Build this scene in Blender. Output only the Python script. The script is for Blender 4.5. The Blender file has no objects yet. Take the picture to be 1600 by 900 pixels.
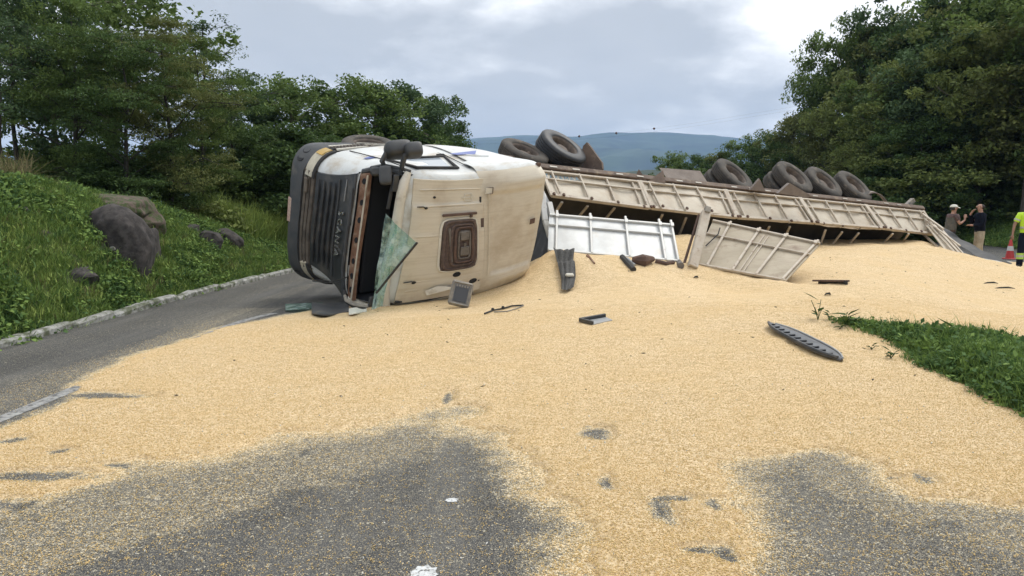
import bpy, bmesh, math, random
import numpy as np
from mathutils import Vector, Matrix
R = math.radians
scn = bpy.context.scene
col = scn.collection
# ------------------------------------------------------------ camera
FPX = 1150.0
PITCH = math.atan((450 - 328) / FPX)
CAM = np.array([0, 0, 1.6])
CF = np.array([0, math.cos(PITCH), -math.sin(PITCH)])
CU = np.array([0, math.sin(PITCH), math.cos(PITCH)])
cd = bpy.data.cameras.new('camera'); cam = bpy.data.objects.new('camera', cd); col.objects.link(cam)
cam.location = CAM; cam.rotation_euler = (math.pi / 2 - PITCH, 0, 0)
cd.sensor_width = 36; cd.lens = 36 * FPX / 1600; cd.clip_end = 30000; cd.clip_start = .05
scn.camera = cam
def at(px, py, d):
    """point of the place seen at a photo pixel, d metres ahead (world y)"""
    r = CF + np.array([1, 0, 0]) * (px - 800) / FPX + CU * (450 - py) / FPX
    return CAM + r * (d / r[1])
# ------------------------------------------------------------ light
scn.view_settings.view_transform = 'Standard'; scn.view_settings.look = 'None'
scn.view_settings.exposure = 0.6; scn.view_settings.gamma = 1
SUN_EL, SUN_AZ = R(58), R(60)          # azimuth measured from +y towards +x
sd = bpy.data.lights.new('sun', 'SUN'); sun = bpy.data.objects.new('sun', sd); col.objects.link(sun)
sd.energy = 1.5; sd.angle = R(32); sd.color = (1, .95, .86)
sdir = Vector((math.sin(SUN_AZ) * math.cos(SUN_EL), math.cos(SUN_AZ) * math.cos(SUN_EL), math.sin(SUN_EL)))
sun.rotation_euler = sdir.to_track_quat('Z', 'Y').to_euler()
W = bpy.data.worlds.new('World'); scn.world = W; W.use_nodes = True
nt = W.node_tree; N = nt.nodes; L = nt.links
bg = N['Background']
sky = N.new('ShaderNodeTexSky'); sky.sky_type = 'NISHITA'; sky.sun_disc = False
sky.sun_elevation = SUN_EL; sky.sun_rotation = SUN_AZ
tc = N.new('ShaderNodeTexCoord'); sep = N.new('ShaderNodeSeparateXYZ'); L.new(tc.outputs['Generated'], sep.inputs[0])
def M(op, a, b=None, c=None, clamp=False):
    n = N.new('ShaderNodeMath'); n.operation = op; n.use_clamp = clamp
    for i, v in enumerate((a, b, c)):
        if v is None: continue
        if isinstance(v, (int, float)): n.inputs[i].default_value = v
        else: L.new(v, n.inputs[i])
    return n.outputs[0]
zc = M('MAXIMUM', sep.outputs[2], 0.0)
den = M('ADD', zc, 0.22)
cmb = N.new('ShaderNodeCombineXYZ')
L.new(M('SUBTRACT', M('DIVIDE', sep.outputs[0], den), .55), cmb.inputs[0]); L.new(M('DIVIDE', sep.outputs[1], den), cmb.inputs[1])
cmb.inputs[2].default_value = 4.4
nz = N.new('ShaderNodeTexNoise'); nz.inputs['Scale'].default_value = .9; nz.inputs['Detail'].default_value = 7
nz.inputs['Roughness'].default_value = .5; nz.inputs['Distortion'].default_value = .35
L.new(cmb.outputs[0], nz.inputs['Vector'])
nz2 = N.new('ShaderNodeTexNoise'); nz2.inputs['Scale'].default_value = 2.6; nz2.inputs['Detail'].default_value = 6
nz2.inputs['Roughness'].default_value = .55
L.new(cmb.outputs[0], nz2.inputs['Vector'])
mixv = M('ADD', M('MULTIPLY', nz.outputs[0], 1.0), M('MULTIPLY', M('SUBTRACT', nz2.outputs[0], .5), .55))
ramp = N.new('ShaderNodeValToRGB'); L.new(mixv, ramp.inputs[0])
e = ramp.color_ramp.elements
e[0].position = .41; e[0].color = (3.3, 3.42, 3.55, 1)
e[1].position = .59; e[1].color = (8.2, 8.05, 7.9, 1)
x = e.new(.48); x.color = (4.4, 4.5, 4.6, 1)
x = e.new(.535); x.color = (5.9, 5.95, 6.0, 1)
# cloud deck brightens towards the horizon, as it does in the photograph
hz = M('POWER', M('SUBTRACT', 1.0, zc), 8.0)
mh = N.new('ShaderNodeMix'); mh.data_type = 'RGBA'; L.new(M('MULTIPLY', hz, M('ADD', M('MULTIPLY', nz2.outputs[0], 1.2), .1), clamp=True), mh.inputs[0])
L.new(ramp.outputs[0], mh.inputs[6]); mh.inputs[7].default_value = (10.5, 10.0, 9.3, 1)
mk = N.new('ShaderNodeMix'); mk.data_type = 'RGBA'; mk.inputs[0].default_value = .95
L.new(sky.outputs[0], mk.inputs[6]); L.new(mh.outputs[2], mk.inputs[7])
gr = N.new('ShaderNodeVectorMath'); gr.operation = 'SCALE'; L.new(mk.outputs[2], gr.inputs[0]); L.new(M('ADD', M('MULTIPLY', zc, .7), .85), gr.inputs['Scale']); L.new(gr.outputs[0], bg.inputs[0])   # an overcast sky is brighter overhead
bg.inputs[1].default_value = .125
# ------------------------------------------------------------ tagging
def tag(o, label=None, cat=None, group=None, kind=None):
    if label: o['label'] = label
    if cat: o['category'] = cat
    if group: o['group'] = group
    if kind: o['kind'] = kind
    return o
def empty(name, loc=(0, 0, 0), parent=None, **k):
    o = bpy.data.objects.new(name, None); col.objects.link(o); o.location = Vector(loc) - (worldloc(parent) if parent else Vector((0, 0, 0)))
    o.empty_display_size = .2
    if parent: o.parent = parent
    return tag(o, **k)
def worldloc(o):
    v = Vector((0, 0, 0))
    while o is not None:
        v = v + o.location; o = o.parent
    return v
# ------------------------------------------------------------ materials
MATS = {}
def mat(name, base, rough=.7, metal=0., var=None, vscale=6., vamt=.5, det=5, stretch=(1, 1, 1), dirt=None, dscale=2., dlo=.5, dhi=.65,
        bump=0., bscale=60., spec=.5, coord='vc', streak=None, trans=0, rnd=0, dstretch=None):
    """procedural surface: base varied towards var by one noise and towards dirt by another, with a noise bump"""
    m = bpy.data.materials.new(name); m.use_nodes = True; MATS[name] = m
    n = m.node_tree.nodes; l = m.node_tree.links; b = n['Principled BSDF']
    b.inputs['Roughness'].default_value = rough; b.inputs['Metallic'].default_value = metal
    b.inputs['Specular IOR Level'].default_value = spec
    if coord == 'vc':
        a = n.new('ShaderNodeAttribute'); a.attribute_name = 'vc'; vec = a.outputs['Vector']
    else:
        a = n.new('ShaderNodeTexCoord'); vec = a.outputs['Object']
    def mp(s):
        if tuple(s) == (1, 1, 1): return vec
        q = n.new('ShaderNodeMapping'); q.inputs['Scale'].default_value = s; l.new(vec, q.inputs[0]); return q.outputs[0]
    def noise(s, d=5, st=(1, 1, 1), r=.6):
        q = n.new('ShaderNodeTexNoise'); q.inputs['Scale'].default_value = s; q.inputs['Detail'].default_value = d
        q.inputs['Roughness'].default_value = r; l.new(mp(st), q.inputs['Vector']); return q.outputs[0]
    def rng(v, lo, hi, a0=0., a1=1.):
        q = n.new('ShaderNodeMapRange'); q.inputs[1].default_value = lo; q.inputs[2].default_value = hi
        q.inputs[3].default_value = a0; q.inputs[4].default_value = a1; l.new(v, q.inputs[0]); return q.outputs[0]
    def mix(f, c1, c2):
        q = n.new('ShaderNodeMix'); q.data_type = 'RGBA'
        if isinstance(f, float): q.inputs[0].default_value = f
        else: l.new(f, q.inputs[0])
        for i, c in ((6, c1), (7, c2)):
            if isinstance(c, tuple): q.inputs[i].default_value = (*c, 1)
            else: l.new(c, q.inputs[i])
        return q.outputs[2]
    c = tuple(base)
    if var is not None: c = mix(rng(noise(vscale, det, stretch), .35, .65, 0, vamt * 2 if vamt < .5 else 1.), c, tuple(var))
    if streak is not None:  # (colour, scale vector, amount)
        c = mix(rng(noise(1.0, 6, streak[1], .7), .48, .7, 0, streak[2]), c, tuple(streak[0]))
    if dirt is not None: c = mix(rng(noise(dscale, 8, dstretch or (1, 1, 1), .65), dlo, dhi), c, tuple(dirt))
    if rnd:
        a2 = n.new('ShaderNodeAttribute'); a2.attribute_name = 'tint'
        h = n.new('ShaderNodeHueSaturation'); h.inputs['Color'].default_value = (*base, 1)
        if not isinstance(c, tuple): l.new(c, h.inputs['Color'])
        l.new(rng(a2.outputs['Fac'], 0, 1, 1 - rnd, 1 + rnd), h.inputs['Value'])
        q = rng(a2.outputs['Fac'], 0, 1, .512, .494); l.new(q, h.inputs['Hue'])
        c = h.outputs[0]
    if isinstance(c, tuple): b.inputs['Base Color'].default_value = (*c, 1)
    else: l.new(c, b.inputs['Base Color'])
    if bump:
        bp = n.new('ShaderNodeBump'); bp.inputs['Strength'].default_value = bump; bp.inputs['Distance'].default_value = .02
        l.new(noise(bscale, 6), bp.inputs['Height']); l.new(bp.outputs[0], b.inputs['Normal'])
    if trans:
        tr = n.new('ShaderNodeBsdfTranslucent'); ms = n.new('ShaderNodeMixShader'); ms.inputs[0].default_value = trans
        if isinstance(c, tuple): tr.inputs[0].default_value = (*c, 1)
        else: l.new(c, tr.inputs[0])
        l.new(b.outputs[0], ms.inputs[1]); l.new(tr.outputs[0], ms.inputs[2]); l.new(ms.outputs[0], n['Material Output'].inputs[0])
    return m
dust = (.44, .35, .23)
mat('white_paint', (.66, .675, .66), .35, var=(.56, .57, .55), vscale=1.6, dirt=(.42, .36, .27), dscale=2.3, dlo=.50, dhi=.70, bump=.03, bscale=4)
mat('roof_paint', (.62, .56, .45), .42, var=(.55, .48, .37), vscale=1.3, streak=((.34, .26, .17), (30, .8, 5), .3), dirt=(.36, .28, .19), dscale=1.3, dlo=.52, dhi=.80, bump=.05, bscale=5)
mat('header_paint', (.68, .64, .55), .45, var=(.56, .52, .43), vscale=2, dirt=(.36, .3, .22), dscale=3, dlo=.55, dhi=.7)
mat('grille_black', (.022, .025, .028), .42, var=(.05, .05, .05), vscale=3, dirt=(.10, .09, .075), dscale=3, dlo=.5, dhi=.75)
mat('bumper_plastic', (.045, .05, .056), .6, var=(.075, .075, .075), vscale=4, dirt=(.16, .14, .11), dscale=2.5, dlo=.56, dhi=.75, bump=.1, bscale=80)
mat('dirty_dark', (.07, .06, .05), .75, var=(.14, .115, .09), vscale=5, bump=.3, bscale=30)
mat('black_rubber', (.02, .02, .021), .75, var=(.045, .042, .038), vscale=6)
mat('lens', (.55, .5, .38), .2, var=(.4, .36, .27), vscale=6)
mat('amber_lens', (.55, .33, .06), .25, var=(.4, .3, .12), vscale=12)
mat('chrome_badge', (.7, .71, .72), .25, metal=.9, dirt=(.3, .28, .24), dscale=9)
mat('rust', (.15, .075, .045), .75, var=(.27, .15, .09), vscale=5, dirt=(.32, .26, .2), dscale=5, dlo=.52, dhi=.68, bump=.3, bscale=40)
mat('rust_dark', (.075, .045, .034), .8, var=(.12, .07, .05), vscale=7, bump=.3, bscale=40)
mat('interior_black', (.012, .013, .016), .8)
mat('interior_grey', (.06, .065, .075), .7)
mat('hatch_rubber', (.06, .036, .03), .6, var=(.11, .075, .06), vscale=14, bump=.1)
mat('hatch_plastic', (.16, .14, .12), .6, var=(.1, .085, .07), vscale=10)
mat('tyre', (.040, .036, .032), .8, var=(.075, .064, .052), vscale=4, dirt=(.17, .14, .105), dscale=5, dlo=.56, dhi=.72, bump=.25, bscale=50)
mat('tyre_black', (.014, .016, .02), .5, var=(.03, .031, .034), vscale=4, dirt=(.1, .085, .07), dscale=4, dlo=.6, dhi=.75)
mat('rim', (.07, .052, .04), .7, var=(.13, .10, .078), vscale=9, bump=.2)
mat('chassis', (.09, .062, .048), .75, var=(.17, .125, .095), vscale=3, dirt=(.26, .2, .14), dscale=4, dlo=.55, dhi=.7, bump=.2, bscale=30)
mat('toolbox', (.15, .12, .10), .7, var=(.2, .165, .14), vscale=5, bump=.1)
mat('panel_beige', (.54, .485, .39), .55, var=(.43, .375, .29), vscale=1.2, streak=((.33, .24, .16), (.6, 7, 7), .4), dirt=(.36, .27, .18), dscale=2.2, dlo=.55, dhi=.75, bump=.1, bscale=6)
mat('frame_beige', (.50, .45, .37), .6, var=(.42, .35, .27), vscale=6, dirt=(.19, .11, .07), dscale=9, dlo=.58, dhi=.72)
mat('panel_silver', (.46, .465, .455), .45, metal=.1, var=(.62, .64, .64), vscale=1.8, dirt=(.5, .46, .4), dscale=3, dlo=.6, dhi=.8, bump=.06, bscale=5)
mat('frame_silver', (.52, .52, .50), .45, metal=.1, var=(.55, .55, .53), vscale=7, dirt=(.24, .15, .11), dscale=9, dlo=.62, dhi=.74)
mat('panel_tan', (.42, .36, .27), .65, var=(.33, .28, .2), vscale=1.7, streak=((.2, .15, .1), (.8, 8, 8), .4), dirt=(.22, .16, .11), dscale=3, dlo=.55, dhi=.75, bump=.1, bscale=6)
mat('inner_dark', (.04, .037, .033), .8, var=(.065, .058, .048), vscale=3)
mat('blue_print', (.03, .14, .24), .5, var=(.08, .2, .28), vscale=30)
mat('blue_stripe', (.10, .14, .38), .4)
mat('tarp', (.022, .025, .03), .6, var=(.04, .043, .046), vscale=5, dirt=(.15, .13, .1), dscale=3, dlo=.58, dhi=.8, bump=.35, bscale=9)
mat('torn_cloth', (.035, .035, .034), .8, var=(.09, .087, .08), vscale=18, stretch=(3, 3, .4), bump=.5, bscale=30)
mat('mirror_plastic', (.04, .043, .046), .5, var=(.06, .062, .064), vscale=3, bump=.03)
mat('grey_plastic', (.17, .16, .145), .6, var=(.3, .27, .22), vscale=9, bump=.2)
mat('brush_grey', (.13, .135, .145), .5, var=(.08, .082, .088), vscale=8)
mat('metal_grey', (.30, .31, .32), .45, metal=.4, var=(.4, .4, .38), vscale=9)
mat('reflector', (.34, .31, .26), .4)
mat('glass_dark', (.30, .34, .38), .08, spec=.9)
mat('plate', (.55, .42, .34), .5, var=(.4, .25, .2), vscale=30)
mat('skin', (.42, .24, .17), .55); mat('skin_dark', (.28, .16, .11), .55)
mat('cap_khaki', (.62, .6, .52), .8); mat('shirt_brown', (.12, .07, .06), .85, var=(.07, .05, .05), vscale=8)
mat('vest_grey', (.07, .07, .06), .8, var=(.12, .11, .09), vscale=10)
mat('shirt_navy', (.006, .008, .015), .95, var=(.01, .012, .02), vscale=9, spec=.1)
mat('trousers_khaki', (.40, .34, .25), .85, var=(.28, .23, .16), vscale=9, bump=.4, bscale=18)
mat('trousers_dark', (.03, .03, .034), .85); mat('trousers_navy', (.010, .013, .024), .9, spec=.1)
mat('hi_vis', (.55, .8, .04), .6, var=(.45, .7, .03), vscale=8); mat('hi_vis_band', (.42, .62, .10), .5)
mat('silver_band', (.45, .45, .42), .4); mat('shoe', (.02, .018, .016), .6); mat('hair', (.03, .022, .017), .8)
mat('cone_red', (.38, .025, .02), .5, var=(.45, .03, .03), vscale=20); mat('cone_white', (.5, .48, .47), .4)
mat('rock', (.030, .027, .026), .95, var=(.085, .075, .07), vscale=5, dirt=(.022, .020, .019), dscale=6, dlo=.47, dhi=.65, bump=.9, bscale=6, coord='o')
mat('rock_brown', (.075, .052, .042), .95, var=(.13, .10, .08), vscale=3, dirt=(.045, .065, .02), dscale=9, dlo=.46, dhi=.56, bump=.9, bscale=9, coord='o')
mat('kerb_white', (.40, .40, .38), .85, var=(.20, .2, .18), vscale=9, dirt=(.09, .10, .06), dscale=5, dlo=.47, dhi=.6, bump=.6, bscale=20, coord='o')
mat('soil', (.06, .06, .03), .95, var=(.045, .075, .02), vscale=3, dirt=(.09, .07, .045), dscale=1.3, dlo=.52, dhi=.7, bump=.5, bscale=12, coord='o')
mat('forest_floor', (.03, .045, .016), .95, var=(.05, .07, .022), vscale=.6, bump=.8, bscale=3, coord='o')
mat('far_hill', (.016, .028, .022), .95, var=(.055, .085, .045), vscale=.006, bump=0, coord='o')
mat('line_paint', (.36, .36, .34), .7, var=(.2, .2, .2), vscale=14, dirt=(.08, .08, .08), dscale=16, dlo=.49, dhi=.6, coord='o')
mat('white_mark', (.62, .64, .64), .6, var=(.4, .41, .4), vscale=30, dirt=(.1, .1, .1), dscale=60, dlo=.53, dhi=.6, coord='o')
mat('bark', (.09, .075, .06), .95, var=(.14, .12, .1), vscale=9, stretch=(1, 1, .2), bump=.6, bscale=20, coord='o')
mat('bark_dark', (.03, .027, .022), .95, var=(.05, .045, .036), vscale=9, stretch=(1, 1, .2), bump=.6, bscale=20, coord='o')
for nm, c in (('leaf_dark', (.080, .130, .040)), ('leaf_mid', (.128, .185, .052)), ('leaf_light', (.185, .225, .068)), ('leaf_blue', (.084, .134, .058)), ('leaf_olive', (.150, .172, .058)),
              ('grass', (.145, .225, .055)), ('grass_light', (.25, .32, .085)), ('weed', (.078, .145, .045)), ('dry', (.2, .17, .09))):
    mat(nm, c, .7, rnd=.42, trans=.28, spec=.2)
mat('kernel', (.62, .45, .2), .8, rnd=.3); mat('pebble', (.6, .59, .54), .7, rnd=.35)
mat('cable', (.05, .05, .05), .7); mat('marker_ball', (.10, .05, .04), .6)
def glass_mat():
    m = bpy.data.materials.new('shattered_glass'); m.use_nodes = True; MATS['shattered_glass'] = m
    n = m.node_tree.nodes; l = m.node_tree.links; b = n['Principled BSDF']
    a = n.new('ShaderNodeAttribute'); a.attribute_name = 'vc'
    v = n.new('ShaderNodeTexVoronoi'); v.feature = 'DISTANCE_TO_EDGE'; v.inputs['Scale'].default_value = 26
    nz_ = n.new('ShaderNodeTexNoise'); nz_.inputs['Scale'].default_value = 7; nz_.inputs['Detail'].default_value = 6
    l.new(a.outputs['Vector'], v.inputs['Vector']); l.new(a.outputs['Vector'], nz_.inputs['Vector'])
    r_ = n.new('ShaderNodeMapRange'); r_.inputs[1].default_value = 0; r_.inputs[2].default_value = .06; r_.inputs[3].default_value = 1; r_.inputs[4].default_value = 0
    l.new(v.outputs['Distance'], r_.inputs[0])
    ramp_ = n.new('ShaderNodeValToRGB'); ramp_.color_ramp.elements[0].color = (.36, .47, .44, 1); ramp_.color_ramp.elements[1].color = (.56, .66, .63, 1)
    ramp_.color_ramp.elements[0].position = .38; ramp_.color_ramp.elements[1].position = .62
    l.new(nz_.outputs[0], ramp_.inputs[0])
    q = n.new('ShaderNodeMix'); q.data_type = 'RGBA'; l.new(r_.outputs[0], q.inputs[0]); l.new(ramp_.outputs[0], q.inputs[6]); q.inputs[7].default_value = (.62, .74, .7, 1)
    l.new(q.outputs[2], b.inputs['Base Color']); b.inputs['Roughness'].default_value = .15; b.inputs['Specular IOR Level'].default_value = .8
    bp = n.new('ShaderNodeBump'); bp.inputs['Strength'].default_value = .7; bp.inputs['Distance'].default_value = .02; l.new(nz_.outputs[0], bp.inputs['Height']); l.new(bp.outputs[0], b.inputs['Normal'])
    t = n.new('ShaderNodeBsdfTransparent'); t.inputs[0].default_value = (.74, .88, .84, 1)
    ms = n.new('ShaderNodeMixShader')
    r2 = n.new('ShaderNodeMapRange'); r2.inputs[1].default_value = .38; r2.inputs[2].default_value = .62; r2.inputs[3].default_value = .12; r2.inputs[4].default_value = .6; l.new(nz_.outputs[0], r2.inputs[0])
    l.new(r2.outputs[0], ms.inputs[0]); l.new(t.outputs[0], ms.inputs[1]); l.new(b.outputs[0], ms.inputs[2]); l.new(ms.outputs[0], n['Material Output'].inputs[0])
glass_mat()
# ------------------------------------------------------------ mesh helpers
def nrm(v): v = np.asarray(v, float); return v / (np.linalg.norm(v) + 1e-12)
def basis(n):
    n = nrm(n); a = np.array([0, 0, 1.]) if abs(n[2]) < .9 else np.array([1., 0, 0])
    u = nrm(np.cross(a, n)); return u, np.cross(n, u), n
class MB:
    def __init__(s): s.v = []; s.f = []; s.c = []
    def add(s, vs, fs):
        o = len(s.v); s.v += [tuple(float(q) for q in p) for p in vs]; s.f += [tuple(i + o for i in f) for f in fs]; return s
    def box(s, c, h, ax=None, b=.0):
        c = np.asarray(c, float); ax = np.eye(3) if ax is None else np.asarray(ax, float); h = np.asarray(h, float)
        if b <= 0:
            vs = [c + ax.T @ (h * np.array(k)) for k in ((-1, -1, -1), (1, -1, -1), (1, 1, -1), (-1, 1, -1), (-1, -1, 1), (1, -1, 1), (1, 1, 1), (-1, 1, 1))]
            return s.add(vs, [(0, 3, 2, 1), (4, 5, 6, 7), (0, 1, 5, 4), (1, 2, 6, 5), (2, 3, 7, 6), (3, 0, 4, 7)])
        b = min(b, h.min() * .9); vs = []; idx = {}
        for sx in (-1, 1):
            for sy in (-1, 1):
                for sz in (-1, 1):
                    for k in range(3):
                        d = h - b; d = d.copy(); d[k] = h[k]
                        idx[(sx, sy, sz, k)] = len(vs); vs.append(c + ax.T @ (d * np.array((sx, sy, sz))))
        fs = []
        for k in range(3):
            i, j = [q for q in range(3) if q != k]
            for sg in (-1, 1):
                f = []
                for a_, b_ in ((-1, -1), (1, -1), (1, 1), (-1, 1)):
                    t = [0, 0, 0]; t[k] = sg; t[i] = a_; t[j] = b_; f.append(idx[(*t, k)])
                fs.append(tuple(f))
            for a_ in (-1, 1):
                for b_ in (-1, 1):
                    f = []
                    for sg, kk in ((-1, i), (1, i), (1, j), (-1, j)):
                        t = [0, 0, 0]; t[k] = sg; t[i] = a_; t[j] = b_; f.append(idx[(*t, kk)])
                    fs.append(tuple(f))
        for sx in (-1, 1):
            for sy in (-1, 1):
                for sz in (-1, 1): fs.append(tuple(idx[(sx, sy, sz, k)] for k in range(3)))
        return s.add(vs, fs)
    def tube(s, pts, r, n=8, cap=True, flat=None):
        pts = [np.asarray(p, float) for p in pts]; rr = r if hasattr(r, '__len__') else [r] * len(pts)
        vs = []; u0 = None
        for i, p in enumerate(pts):
            t = nrm(pts[min(i + 1, len(pts) - 1)] - pts[max(i - 1, 0)])
            if u0 is None: u0 = basis(t)[0]
            u = nrm(u0 - t * (u0 @ t)); w = np.cross(t, u); u0 = u
            for k in range(n):
                a = 2 * math.pi * k / n; vs.append(p + rr[i] * (math.cos(a) * u + math.sin(a) * w))
        fs = [(i * n + k, i * n + (k + 1) % n, (i + 1) * n + (k + 1) % n, (i + 1) * n + k) for i in range(len(pts) - 1) for k in range(n)]
        if cap: fs += [tuple(range(n))[::-1], tuple((len(pts) - 1) * n + k for k in range(n))]
        return s.add(vs, fs)
    def bar(s, a, b, w, h=None, up=(0, 0, 1), bev=.0):
        a = np.asarray(a, float); b = np.asarray(b, float); h = w if h is None else h
        t = nrm(b - a); u = nrm(np.cross(t, up)); v = np.cross(u, t)
        return s.box((a + b) / 2, (np.linalg.norm(b - a) / 2, w / 2, h / 2), (t, u, v), bev)
    def lathe(s, prof, c, n, seg=32, closed=False):
        u, w, n = basis(n); c = np.asarray(c, float); vs = []
        for r, h in prof:
            for k in range(seg):
                a = 2 * math.pi * k / seg; vs.append(c + n * h + r * (math.cos(a) * u + math.sin(a) * w))
        m = len(prof); fs = [(i * seg + k, i * seg + (k + 1) % seg, ((i + 1) % m) * seg + (k + 1) % seg, ((i + 1) % m) * seg + k) for i in range(m if closed else m - 1) for k in range(seg)]
        return s.add(vs, fs)
    def grid(s, f, nu, nv, keep=None):
        vs = [f(i / (nu - 1), j / (nv - 1)) for i in range(nu) for j in range(nv)]
        fs = [(i * nv + j, (i + 1) * nv + j, (i + 1) * nv + j + 1, i * nv + j + 1) for i in range(nu - 1) for j in range(nv - 1) if keep is None or keep((i + .5) / (nu - 1), (j + .5) / (nv - 1))]
        return s.add(vs, fs)
    def slab(s, f, nu, nv, nrmf, th, keep=None):
        """grid given thickness"""
        n0 = len(s.v)
        A = [np.asarray(f(i / (nu - 1), j / (nv - 1)), float) for i in range(nu) for j in range(nv)]
        nn = nrm(nrmf) * th
        m = len(A); fs = []
        for i in range(nu - 1):
            for j in range(nv - 1):
                if keep is None or keep((i + .5) / (nu - 1), (j + .5) / (nv - 1)): fs.append((i * nv + j, (i + 1) * nv + j, (i + 1) * nv + j + 1, i * nv + j + 1))
        cnt = {}
        for q in fs:
            for k in range(4):
                e_ = (q[k], q[(k + 1) % 4]); cnt[e_] = 1
        F2 = list(fs) + [tuple(m + i for i in q[::-1]) for q in fs]
        for (a, b) in cnt:
            if (b, a) not in cnt: F2.append((b, a, a + m, b + m))
        return s.add([p for p in A] + [p - nn for p in A], F2)
    def ball(s, c, r, n=10, ax=None):
        c = np.asarray(c, float); r = np.asarray(r if hasattr(r, '__len__') else (r, r, r), float); ax = np.eye(3) if ax is None else np.asarray(ax)
        vs = []; 
        for i in range(n + 1):
            th = math.pi * i / n
            for k in range(2 * n):
                a = math.pi * k / n
                vs.append(c + ax.T @ (r * np.array((math.sin(th) * math.cos(a), math.sin(th) * math.sin(a), math.cos(th)))))
        m = 2 * n; fs = [(i * m + k, i * m + (k + 1) % m, (i + 1) * m + (k + 1) % m, (i + 1) * m + k) for i in range(n) for k in range(m)]
        return s.add(vs, fs)
    def build(s, name, m, parent=None, xf=None, sm=35, loc=None, **k):
        vc = np.array(s.v, float).reshape(-1, 3)
        wv = np.array([xf(p) for p in s.v]) if xf else vc
        base = worldloc(parent) if parent is not None else Vector(loc if loc is not None else (0, 0, 0))
        me = bpy.data.meshes.new(name); bm = bmesh.new()
        ly = bm.verts.layers.float_vector.new('vc')
        bv = [bm.verts.new(Vector(p) - base) for p in wv]
        for q, p in zip(bv, vc): q[ly] = p
        for f in s.f:
            try: bm.faces.new([bv[i] for i in f])
            except ValueError: pass
        loose = [q for q in bm.verts if not q.link_faces]
        if loose: bmesh.ops.delete(bm, geom=loose, context='VERTS')
        bmesh.ops.remove_doubles(bm, verts=bm.verts, dist=1e-5)
        bmesh.ops.recalc_face_normals(bm, faces=bm.faces)
        for f in bm.faces: f.smooth = True
        ca = R(sm)
        for e_ in bm.edges:
            if len(e_.link_faces) == 2 and e_.calc_face_angle(0) > ca: e_.smooth = False
        bm.to_mesh(me); bm.free()
        me.materials.append(MATS[m] if isinstance(m, str) else m)
        o = bpy.data.objects.new(name, me); col.objects.link(o)
        if parent is not None: o.parent = parent
        elif loc is not None: o.location = loc
        return tag(o, **k)
def fastmesh(name, v, f, m, parent=None, tint=None, loc=None, smooth=False, link=True, attrs=None):
    """numpy quads/tris -> mesh; v in world (or relative to parent/loc 0)"""
    me = bpy.data.meshes.new(name); v = np.asarray(v, np.float32); f = np.asarray(f, np.int32)
    me.vertices.add(len(v)); me.vertices.foreach_set('co', v.ravel())
    k = f.shape[1]; me.loops.add(f.size); me.loops.foreach_set('vertex_index', f.ravel())
    me.polygons.add(len(f)); me.polygons.foreach_set('loop_start', np.arange(0, f.size, k, dtype=np.int32)); me.polygons.foreach_set('loop_total', np.full(len(f), k, np.int32))
    if smooth: me.polygons.foreach_set('use_smooth', np.ones(len(f), bool))
    if tint is not None:
        a = me.attributes.new('tint', 'FLOAT', 'FACE'); a.data.foreach_set('value', np.asarray(tint, np.float32))
    for nm, arr in (attrs or {}).items():
        a = me.attributes.new(nm, 'FLOAT', 'POINT'); a.data.foreach_set('value', np.asarray(arr, np.float32))
    me.update(calc_edges=True); me.materials.append(MATS[m])
    o = bpy.data.objects.new(name, me)
    if link: col.objects.link(o)
    if parent is not None: o.parent = parent
    if loc is not None: o.location = loc
    return o
def copy_tree(o, parent=None):
    c = o.copy(); col.objects.link(c); c.parent = parent
    for ch in list(o.children): copy_tree(ch, c)
    return c
def scatter(name, pts, rots, scl, sources, idx, **k):
    """one object of kind stuff: small source meshes instanced on points"""
    c = bpy.data.collections.new(name + '_sources')
    for s_ in sources: c.objects.link(s_)
    me = bpy.data.meshes.new(name); me.vertices.add(len(pts)); me.vertices.foreach_set('co', np.asarray(pts, np.float32).ravel())
    a = me.attributes.new('rot', 'FLOAT_VECTOR', 'POINT'); a.data.foreach_set('vector', np.asarray(rots, np.float32).ravel())
    a = me.attributes.new('scl', 'FLOAT', 'POINT'); a.data.foreach_set('value', np.asarray(scl, np.float32))
    a = me.attributes.new('pick', 'INT', 'POINT'); a.data.foreach_set('value', np.asarray(idx, np.int32))
    o = bpy.data.objects.new(name, me); col.objects.link(o)
    g = bpy.data.node_groups.new(name, 'GeometryNodeTree')
    g.interface.new_socket('Geometry', in_out='INPUT', socket_type='NodeSocketGeometry'); g.interface.new_socket('Geometry', in_out='OUTPUT', socket_type='NodeSocketGeometry')
    gi = g.nodes.new('NodeGroupInput'); go = g.nodes.new('NodeGroupOutput'); ip = g.nodes.new('GeometryNodeInstanceOnPoints'); ci = g.nodes.new('GeometryNodeCollectionInfo')
    ci.inputs['Collection'].default_value = c; ci.inputs['Separate Children'].default_value = True; ci.inputs['Reset Children'].default_value = True
    def na(nm, t):
        q = g.nodes.new('GeometryNodeInputNamedAttribute'); q.data_type = t; q.inputs[0].default_value = nm; return q.outputs[0]
    g.links.new(gi.outputs[0], ip.inputs['Points']); g.links.new(ci.outputs[0], ip.inputs['Instance']); ip.inputs['Pick Instance'].default_value = True
    g.links.new(na('pick', 'INT'), ip.inputs['Instance Index']); g.links.new(na('rot', 'FLOAT_VECTOR'), ip.inputs['Rotation']); g.links.new(na('scl', 'FLOAT'), ip.inputs['Scale'])
    g.links.new(ip.outputs[0], go.inputs[0])
    md = o.modifiers.new('scatter', 'NODES'); md.node_group = g
    return tag(o, kind='stuff', **k)
def sstep(a, b, x_): t = np.clip((x_ - a) / (b - a), 0, 1); return t * t * (3 - 2 * t)
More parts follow.
